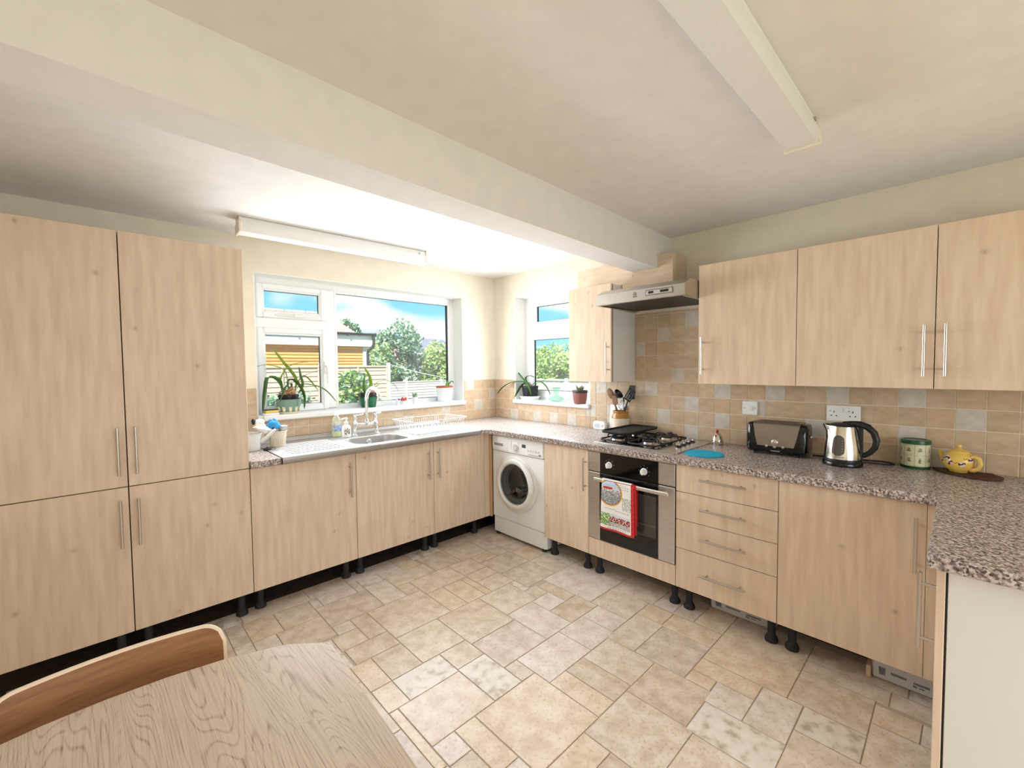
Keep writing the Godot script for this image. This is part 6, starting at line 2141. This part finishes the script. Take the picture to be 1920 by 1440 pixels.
func furniture() -> void:
	var ty := 0.775
	var o := thing("dining_table", "pale oak dining table with a bowed end and grain running lengthwise", "table", V(-2.97, FL, 2.65))
	var poly := []
	var ex := [[-2.560, 2.294], [-2.640, 2.228], [-2.754, 2.188], [-2.850, 2.170], [-2.945, 2.163], [-3.03, 2.166], [-3.12, 2.180], [-3.24, 2.22], [-3.37, 2.292]]
	for q in ex:
		poly.append(Vector2(q[0], q[1]))
	for q in [[-3.39, 3.02], [-3.27, 3.085], [-3.12, 3.13], [-2.97, 3.145], [-2.82, 3.13], [-2.69, 3.085], [-2.598, 3.02]]:
		poly.append(Vector2(q[0], q[1]))
	var b := mb()
	b.slab(poly, ty - 0.022, ty - 0.002, 0.004, 2)
	obj("tabletop", b, M.oak_edge, o)
	b = mb()
	b.slab(poly, ty - 0.004, ty, 0.002, 2)
	obj("veneer", b, M.oak, o)
	b = mb()
	b.box(V(-3.22, ty - 0.10, 2.36), V(-2.72, ty - 0.023, 2.38), 0.002)
	b.box(V(-3.22, ty - 0.10, 2.93), V(-2.72, ty - 0.023, 2.95), 0.002)
	b.box(V(-3.22, ty - 0.10, 2.38), V(-3.20, ty - 0.023, 2.93), 0.002)
	b.box(V(-2.74, ty - 0.10, 2.38), V(-2.72, ty - 0.023, 2.93), 0.002)
	obj("apron", b, M.oak_edge, o)
	for q in [[-3.19, 2.40], [-2.75, 2.40], [-3.19, 2.91], [-2.75, 2.91]]:
		b = mb()
		b.t = Transform3D(Basis.IDENTITY, V(q[0], 0, q[1]))
		b.box(V(-0.025, FL, -0.025), V(0.025, ty - 0.024, 0.025), 0.004)
		obj("leg", b, M.oak_edge, o)
	# bentwood chair on the far side of the table
	o = thing("dining_chair", "bent plywood dining chair tucked behind the far end of the table", "chair", V(-2.925, FL, 2.2))
	b = mb()
	# curved backrest, 11 mm thick, edges rounded: plan arc by a rounded elevation
	var rows := []
	var n := 45
	var pts := func(i: int, v: float, side: float) -> Vector3:
		var f := i / float(n - 1) * 2.0 - 1.0
		var half := 0.188
		var x := -2.925 + f * half
		var r := 0.042
		var top := 0.808
		var bot := 0.560
		var e := maxf(0.0, absf(f) * half - (half - r))
		var cut := r - sqrt(maxf(0.0, r * r - e * e))
		top -= cut + 0.004 * f * f
		bot += cut
		var y := lerpf(bot, top, v)
		var z := 2.058 + 0.020 * f * f + 0.10 * (0.81 - y) + side * 0.0055
		return V(x, y, z)
	for sd in [1.0, -1.0]:
		rows = []
		for j in 7:
			var r := PackedVector3Array()
			for i in n:
				r.append(pts.call(i, j / 6.0, sd))
			rows.append(r)
		b.grid(rows)
	obj("backrest", b, M.oak_v, o)
	b = mb()
	var loop := []
	for i in n:
		loop.append(pts.call(i, 1.0, 0.0))
	for j in range(1, 6):
		loop.append(pts.call(n - 1, 1.0 - j / 6.0, 0.0))
	for i in n:
		loop.append(pts.call(n - 1 - i, 0.0, 0.0))
	for j in range(1, 6):
		loop.append(pts.call(0, j / 6.0, 0.0))
	b.tube(loop, 0.0058, 8, true)
	obj("edge_band", b, M.ply_edge, o)
	b = mb()
	b.slab(rrect(-3.125, 2.13, -2.725, 2.53, 0.07, 5), 0.462, 0.480, 0.005, 2)
	obj("seat", b, M.oak_v, o)
	for s in [-1.0, 1.0]:
		b = mb()
		b.tube([V(-2.925 + s * 0.165, FL, 2.06), V(-2.925 + s * 0.150, 0.30, 2.095), V(-2.925 + s * 0.140, 0.465, 2.115), V(-2.925 + s * 0.135, 0.60, 2.094)], 0.014, 10)
		obj("leg", b, M.ply_edge, o)
		b = mb()
		b.tube([V(-2.925 + s * 0.175, FL, 2.54), V(-2.925 + s * 0.160, 0.462, 2.49)], 0.014, 10)
		obj("leg", b, M.ply_edge, o)
	# packs pushed under the units
	var pim := Image.create(256, 64, false, Image.FORMAT_RGB8)
	pim.fill(C(206, 206, 208))
	var r3 := RandomNumberGenerator.new()
	r3.seed = 12
	for q in [[14, 18, 26, 30], [62, 26, 62, 9], [150, 30, 60, 8], [150, 42, 14, 8], [172, 44, 20, 5]]:
		for k in int(q[2] * q[3] * 0.5):
			pim.fill_rect(Rect2i(q[0] + r3.randi() % q[2], q[1] + r3.randi() % q[3], 3, 2), C(112, 114, 124))
	var pm := mt(Color(1, 1, 1), 0.5)
	pm.albedo_texture = ImageTexture.create_from_image(pim)
	for q in [[-0.500, 3.066, -0.530, 3.300, 0.085, "white printed pack of flooring pushed under the corner base cabinet"], [-0.448, 2.345, -0.432, 2.668, 0.075, "white printed pack of flooring lying under the drawer unit"]]:
		o = thing("flooring_pack", q[5], "pack", V(q[0] + 0.1, FL, (q[1] + q[3]) / 2), "packs of flooring under the units")
		b = mb()
		b.box(V(q[0], FL + 0.001, q[1]), V(q[0] + 0.24, FL + q[4], q[3]), 0.008)
		obj("wrapper", b, mt(C(214, 214, 216), 0.35), o)
		b = mb()
		b.quad(V(q[0] - 0.0006, FL + 0.008, q[1] + 0.012), V(q[0] - 0.0006, FL + 0.008, q[3] - 0.012), V(q[0] - 0.0006, FL + q[4] - 0.006, q[3] - 0.012), V(q[0] - 0.0006, FL + q[4] - 0.006, q[1] + 0.012), V(-1, 0, 0))
		obj("print", b, pm, o)
	o = thing("wood_offcut", "short pale offcut of wood standing against the flooring pack", "offcut", V(-0.50, FL, 3.055))
	b = mb()
	b.box(V(-0.512, FL, 3.047), V(-0.40, FL + 0.05, 3.064), 0.002)
	obj("stick", b, mt(C(214, 190, 152), 0.6), o)


# ---------------------------------------------------------------- beyond the windows

func foliage(o: Node3D, c: Vector3, r: Vector3, count: int, size: float, cols: Array, sd: int, lumps := 9) -> void:
	# leaves in clumps over a rounded, uneven crown
	var g := RandomNumberGenerator.new()
	g.seed = sd
	var lb := mb()
	lb.quad(V(0, 0, 0), V(0.5, 0.12, 0.45), V(0, 0, 1), V(-0.5, 0.12, 0.45), Vector3.UP)
	var m := MultiMesh.new()
	m.transform_format = MultiMesh.TRANSFORM_3D
	m.use_colors = true
	m.instance_count = count
	m.mesh = lb.mesh(Vector3.ZERO)
	var cl := []
	for k in lumps:
		var d := V(g.randfn(), g.randfn(), g.randfn()).normalized()
		cl.append([c + d * r * g.randf_range(0.35, 0.8), g.randf_range(0.28, 0.5)])
	for i in count:
		var q: Array = cl[g.randi() % lumps]
		var d := V(g.randfn(), g.randfn(), g.randfn()).normalized()
		var p: Vector3 = q[0] + d * r * float(q[1]) * pow(g.randf(), 0.35)
		var bs := Basis(V(g.randfn(), g.randfn(), g.randfn()).normalized(), g.randf() * TAU) * Basis.from_scale(Vector3.ONE * size * g.randf_range(0.6, 1.3))
		m.set_instance_transform(i, Transform3D(bs, p - o.position))
		var c0: Color = cols[g.randi() % cols.size()]
		m.set_instance_color(i, (c0 * g.randf_range(0.8, 1.2)).srgb_to_linear())
	var mi := MultiMeshInstance3D.new()
	mi.name = "foliage"
	mi.multimesh = m
	var mm := mt(Color(1, 1, 1), 0.6)
	mm.vertex_color_use_as_albedo = true
	mm.backlight_enabled = true; mm.backlight = Color(0.25, 0.3, 0.15)
	mi.material_override = mm
	tag(mi, "", "", "", "stuff")
	o.add_child(mi, true)


func tree(called: String, label: String, cat: String, c: Vector3, r: Vector3, count: int, size: float, cols: Array, sd: int, ground := -0.4) -> void:
	var o := thing(called, label, cat, V(c.x, ground, c.z))
	var b := mb()
	var tr := minf(0.2, r.x * 0.08)
	b.tube([V(c.x, ground, c.z), V(c.x + 0.05, c.y * 0.5 + ground * 0.5, c.z), V(c.x, c.y, c.z)], [tr, tr * 0.8, tr * 0.4], 10)
	for k in 5:
		var a := TAU * k / 5 + sd
		b.tube([V(c.x, c.y - r.y * 0.5, c.z), c + V(cos(a) * r.x * 0.6, r.y * 0.3, sin(a) * r.z * 0.6)], [tr * 0.5, tr * 0.1], 6)
	obj("trunk", b, mt(C(112, 92, 74), 0.9), o)
	foliage(o, c, r, count, size, cols, sd, 16)


func garden() -> void:
	var G := -0.4
	var b := mb()
	b.box(V(-60, G - 0.3, -70), V(70, G, -0.28))
	b.box(V(0.28, G - 0.3, -0.28), V(70, G, 40))
	b.box(V(-60, G - 0.3, 5.78), V(0.28, G, 40))
	obj("ground", b, mt(Color(1, 1, 1), 0.9, 0.0, ntex(0.03, 4, [[0, C(96, 120, 62)], [1, C(146, 164, 96)]], 101), V(0.5, 0.5, 0.5)), null, "mown grass of the garden outside the windows", "lawn", "", "structure")
	# neighbouring outbuilding in honey cladding
	var o := thing("outbuilding", "honey timber clad outbuilding with a white fascia and black gutter beyond the fence", "building", V(-1.0, G, -11.0))
	var X1 := 2.82
	obj("wall", mb().box(V(-7.0, G, -13.4), V(X1 - 0.02, 2.2, -9.04)), mt(C(150, 110, 70), 0.9), o)
	var cm := []
	for i in 3:
		cm.append(mt([C(238, 178, 106), C(230, 168, 98), C(244, 188, 118)][i], 0.75, 0.0, ntex(0.03, 3, [[0, C(226, 220, 212)], [1, C(255, 255, 255)]], 103), V(0.4, 5, 0.4)))
	for i in 24:
		var y := 0.02 + i * 0.0845
		b = mb()
		# lapped board: thicker at its lower edge
		b.quad(V(-7.0, y, -8.995), V(X1, y, -8.995), V(X1, y + 0.083, -9.018), V(-7.0, y + 0.083, -9.018), V(0, 0, 1))
		b.quad(V(-7.0, y, -8.995), V(X1, y, -8.995), V(X1, y, -9.04), V(-7.0, y, -9.04), Vector3.DOWN)
		b.quad(V(X1, y, -8.995), V(X1, y, -9.04), V(X1, y + 0.083, -9.04), V(X1, y + 0.083, -9.018), V(1, 0, 0))
		b.quad(V(-7.0, y + 0.083, -9.018), V(X1, y + 0.083, -9.018), V(X1, y + 0.083, -9.04), V(-7.0, y + 0.083, -9.04), Vector3.UP)
		obj("cladding_board", b, cm[i % 3], o)
	obj("corner_board", mb().box(V(X1 - 0.09, G, -9.0), V(X1 + 0.02, 2.05, -8.975), 0.003), mt(C(206, 226, 240), 0.6), o)
	var fw := mt(C(236, 238, 248), 0.5)
	obj("fascia", mb().box(V(-7.2, 2.045, -8.90), V(X1 + 0.16, 2.365, -8.86), 0.004), fw, o)
	obj("soffit", mb().box(V(-7.2, 2.045, -9.1), V(X1 + 0.16, 2.06, -8.9)), fw, o)
	var gm := mt(C(52, 54, 66), 0.4)
	b = mb()
	var rows := []
	for k in 9:
		var a := PI + PI * k / 8
		rows.append(PackedVector3Array([V(-7.2, 2.42 + sin(a) * 0.06, -8.80 + cos(a) * 0.06), V(X1 + 0.22, 2.42 + sin(a) * 0.06, -8.80 + cos(a) * 0.06)]))
	b.grid(rows)
	b.box(V(X1 + 0.20, 2.34, -8.87), V(X1 + 0.24, 2.44, -8.74), 0.004)
	for x in [-4.0, -2.4, -0.8, 0.8, 2.2]:
		b.box(V(x, 2.345, -8.87), V(x + 0.05, 2.42, -8.735), 0.004)
	b.box(V(-7.2, 2.40, -8.742), V(X1 + 0.22, 2.428, -8.735), 0.002)
	obj("gutter", b, gm, o)
	b = mb()
	b.tube([V(X1 + 0.17, 2.37, -8.8), V(X1 + 0.17, 2.12, -8.8), V(X1 + 0.14, 2.03, -8.84), V(X1 + 0.05, 1.93, -8.92), V(X1 + 0.04, 1.86, -8.94), V(X1 + 0.04, G, -8.94)], 0.042, 10)
	obj("downpipe", b, gm, o)
	# shallow hipped roof in courses of tiles
	var tm := [mt(C(214, 176, 168), 0.8), mt(C(206, 168, 162), 0.8)]
	for i in 9:
		var f := i / 9.0
		var f2 := (i + 1.15) / 9.0
		b = mb()
		var y0 := 2.43 + f * 0.62
		var y1 := 2.43 + f2 * 0.62
		var z0 := -8.78 - f * 1.35
		var z1 := -8.78 - f2 * 1.35
		var xa := 2.42 - f * 0.25
		var xb := 2.42 - f2 * 0.25
		b.quad(V(-7.2, y0 + 0.03, z0), V(xa, y0 + 0.03, z0), V(xb, y1, z1), V(-7.2, y1, z1), V(0, 1, 1))
		b.quad(V(-7.2, y0 + 0.03, z0), V(xa, y0 + 0.03, z0), V(xa, y0 - 0.01, z0), V(-7.2, y0 - 0.01, z0), V(0, 0, 1))
		b.quad(V(xa, y0 + 0.03, z0), V(xb, y1, z1), V(xb, y1, -21.0 - z1), V(xa, y0 + 0.03, -21.0 - z0), V(1, 1, 0))
		obj("tile_course", b, tm[i % 2], o)
	b = mb()
	for k in 16:
		b.tube([V(-7.0 + k * 0.57, 3.06, -10.16), V(-6.48 + k * 0.57, 3.06, -10.16)], 0.06, 8)
	obj("ridge_tiles", b, tm[0], o, "", "", "", "stuff")
	obj("flat_roof", mb().box(V(-7.2, 2.365, -13.6), V(X1 + 0.16, 2.43, -8.86)), mt(C(150, 146, 150), 0.9), o)
	# tall lapped fence panels in front of it
	var pk := mt(C(214, 186, 176), 0.85)
	for k in 3:
		var x0 := -2.55 + k * 1.87
		o = thing("lap_fence", ["lapped fence panel in front of the outbuilding, behind the large plant", "middle lapped fence panel below the gutter of the outbuilding", "lapped fence panel ending at the tall pale post"][k], "fence panel", V(x0 + 0.9, G, -8.0), "tall lapped fence panels")
		for i in 15:
			var y := G + 0.05 + i * 0.121
			b = mb()
			b.quad(V(x0 + 0.03, y, -7.975), V(x0 + 1.78, y, -7.975), V(x0 + 1.78, y + 0.128, -8.0), V(x0 + 0.03, y + 0.128, -8.0), V(0, 0, 1))
			b.quad(V(x0 + 0.03, y, -7.975), V(x0 + 1.78, y, -7.975), V(x0 + 1.78, y, -8.0), V(x0 + 0.03, y, -8.0), Vector3.DOWN)
			obj("slat", b, pk, o)
		b = mb()
		b.box(V(x0 + 0.03, G + 1.84, -8.02), V(x0 + 1.785, G + 1.88, -7.95), 0.003)
		for x in [0.05, 0.92, 1.76]:
			b.box(V(x0 + x - 0.02, G + 0.05, -7.985), V(x0 + x + 0.02, G + 1.84, -7.955))
		obj("frame", b, pk, o)
	for k in 3:
		var x0 := -0.725 + k * 1.87
		o = thing("fence_post", ["pale post between the tall fence panels behind the plant", "pale post between the tall fence panels by the green pot", "tall pale post at the end of the lapped fence"][k], "post", V(x0, G, -8.0), "tall fence posts")
		obj("shaft", mb().box(V(x0 - 0.035, G, -8.04), V(x0 + 0.045, G + 1.96, -7.95), 0.006), mt(C(226, 224, 222), 0.8), o)
	# low fence along the end of the garden
	var lw := mt(C(204, 198, 204), 0.85)
	for k in 5:
		var x0 := 3.3 + k * 1.87
		o = thing("lap_fence", ["low grey fence panel starting behind the tall post", "second low grey fence panel out from the tall post", "third low grey fence panel, behind the small ornaments", "fourth low grey fence panel, behind the white pot", "last low grey fence panel beyond the white pot"][k], "fence panel", V(x0 + 0.9, G, -14.0), "low grey fence panels")
		for i in 9:
			var y := G + 0.05 + i * 0.125
			b = mb()
			b.quad(V(x0 + 0.06, y, -13.97), V(x0 + 1.81, y, -13.97), V(x0 + 1.81, y + 0.128, -14.0), V(x0 + 0.06, y + 0.128, -14.0), V(0, 0, 1))
			b.quad(V(x0 + 0.06, y, -13.97), V(x0 + 1.81, y, -13.97), V(x0 + 1.81, y, -14.0), V(x0 + 0.06, y, -14.0), Vector3.DOWN)
			obj("slat", b, lw, o)
		obj("rail", mb().box(V(x0 + 0.06, G + 1.15, -14.03), V(x0 + 1.81, G + 1.19, -13.95), 0.003), lw, o)
		o = thing("fence_post", ["post at the start of the low grey fence", "second post of the low grey fence", "third post of the low grey fence, behind the ornaments", "fourth post of the low grey fence", "fifth post of the low grey fence"][k], "post", V(x0, G, -14.0), "low fence posts")
		obj("shaft", mb().box(V(x0 - 0.05, G, -14.06), V(x0 + 0.05, G + 1.24, -13.94), 0.006), mt(C(222, 220, 220), 0.8), o)
	# pale boarded fence seen through the side window
	o = thing("board_fence", "pale boarded fence outside the side window", "fence", V(10.0, G, -6.0))
	b = mb()
	for k in 87:
		var z := -13.6 + k * 0.125
		b.box(V(9.98 + (0.012 if k % 2 else 0.0), G, z), V(10.0 + (0.012 if k % 2 else 0.0), G + 1.27, z + 0.118), 0.003)
	obj("boards", b, mt(C(214, 208, 208), 0.85), o, "", "", "", "stuff")
	obj("rail", mb().box(V(9.93, G + 1.24, -13.6), V(10.06, G + 1.30, -2.75), 0.004), mt(C(226, 222, 220), 0.8), o)
	for k in 6:
		obj("post", mb().box(V(9.90, G, -13.5 + k * 2.1), V(9.98, G + 1.34, -13.4 + k * 2.1), 0.004), mt(C(226, 222, 220), 0.8), o)
	# planting
	var cool := [C(146, 178, 154), C(170, 198, 174), C(120, 156, 134), C(192, 214, 190)]
	var warm := [C(168, 198, 118), C(192, 214, 132), C(142, 178, 106), C(208, 222, 150)]
	tree("garden_tree", "tall blue-green tree in the middle of the view over the low fence", "tree", V(8.5, 1.85, -17.5), V(1.55, 1.95, 1.4), 9000, 0.16, cool, 11)
	tree("garden_tree", "lower green tree beside the gutter downpipe", "tree", V(6.75, 1.25, -16.0), V(0.95, 1.3, 0.95), 5000, 0.14, warm + cool, 12)
	tree("garden_tree", "yellow-green tree at the far edge of the large window", "tree", V(11.1, 1.4, -17.4), V(1.4, 1.6, 1.4), 7000, 0.15, warm, 13)
	tree("garden_tree", "dark tree rising behind the roof of the outbuilding", "tree", V(10.0, 4.1, -27.0), V(0.95, 0.75, 0.9), 3000, 0.16, cool, 14)
	tree("garden_tree", "bushy yellow-green tree filling the lower side window", "tree", V(13.6, 1.0, -10.6), V(2.2, 1.75, 2.4), 10000, 0.15, warm, 15)
	tree("garden_tree", "second yellow-green tree outside the side window, partly behind the wall cabinet", "tree", V(14.2, 1.0, -7.2), V(2.2, 1.7, 2.2), 8000, 0.15, warm, 16)
	tree("shrub", "leafy shrub in front of the lapped fence, by the green pot", "shrub", V(1.0, 0.72, -6.0), V(0.5, 0.68, 0.45), 3800, 0.10, warm + cool, 17)
	tree("shrub", "loose grey-green shrub outside, behind the large strap-leaved plant", "shrub", V(-0.55, 0.55, -5.4), V(0.75, 0.65, 0.5), 3200, 0.09, cool, 18)
	# clothes line across the garden
	b = mb()
	var cl := []
	for k in 12:
		var f := k / 11.0
		cl.append(V(lerpf(3.0, 9.0, f), lerpf(2.05, 0.75, f) - 0.35 * sin(f * PI) * 0.6, -11.0))
	b.tube(cl, 0.012, 6)
	obj("clothes_line", b, mt(C(216, 232, 226), 0.5), null, "pale sagging clothes line slung across the garden in front of the trees", "clothes line")
	# houses far off
	o = thing("house", "far red brick gable just past the outbuilding's gutter", "house", V(19.0, G, -42.0))
	b = mb()
	b.box(V(17.6, G, -44.0), V(20.6, 3.9, -40.0))
	b.tri(V(17.6, 3.9, -40.0), V(20.6, 3.9, -40.0), V(19.1, 5.2, -40.0), V(0, 0, 1))
	obj("wall", b, mt(C(206, 138, 122), 0.9), o)
	b = mb()
	b.quad(V(17.4, 3.75, -39.8), V(19.1, 5.3, -39.8), V(19.1, 5.3, -44.2), V(17.4, 3.75, -44.2), V(-1, 1, 0))
	b.quad(V(20.8, 3.75, -39.8), V(19.1, 5.3, -39.8), V(19.1, 5.3, -44.2), V(20.8, 3.75, -44.2), V(1, 1, 0))
	obj("roof", b, mt(C(158, 132, 136), 0.9), o)
	o = thing("house", "far pale house with a long slate roof showing between two trees", "house", V(24.8, G, -42.0))
	obj("wall", mb().box(V(22.0, G, -45.0), V(28.4, 3.6, -40.0)), mt(C(226, 218, 222), 0.9), o)
	b = mb()
	b.quad(V(21.7, 3.5, -39.7), V(28.7, 3.5, -39.7), V(28.7, 4.9, -42.5), V(21.7, 4.9, -42.5), V(0, 1, 1))
	b.quad(V(21.7, 3.5, -45.3), V(28.7, 3.5, -45.3), V(28.7, 4.9, -42.5), V(21.7, 4.9, -42.5), V(0, 1, -1))
	obj("roof", b, mt(C(120, 124, 144), 0.9), o)
	obj("chimney", mb().box(V(23.0, 4.5, -42.8), V(23.7, 5.5, -42.2)), mt(C(176, 140, 132), 0.9), o)
	for k in 4:
		obj("window", mb().box(V(22.7 + k * 1.5, 2.3, -40.04), V(23.5 + k * 1.5, 3.2, -39.96)), mt(C(120, 134, 150), 0.2), o)


func _ready() -> void:
	view_and_light()
	materials()
	room()
	fluorescent(V(-2.318, CE, 0.362), 1.235, deg_to_rad(-2.2), "slim ceiling light over the sink window, with a clear trough and cream end caps")
	fluorescent(V(-2.245, CE, 2.885), 1.235, 0.0, "ceiling light over the dining end, with a ribbed white trough, nearer the viewer")
	units()
	sink()
	oven()
	tea_towel()
	washing_machine()
	hood()
	hob()
	toaster()
	kettle()
	counter_things()
	sink_things()
	sill_things()
	furniture()
	garden()
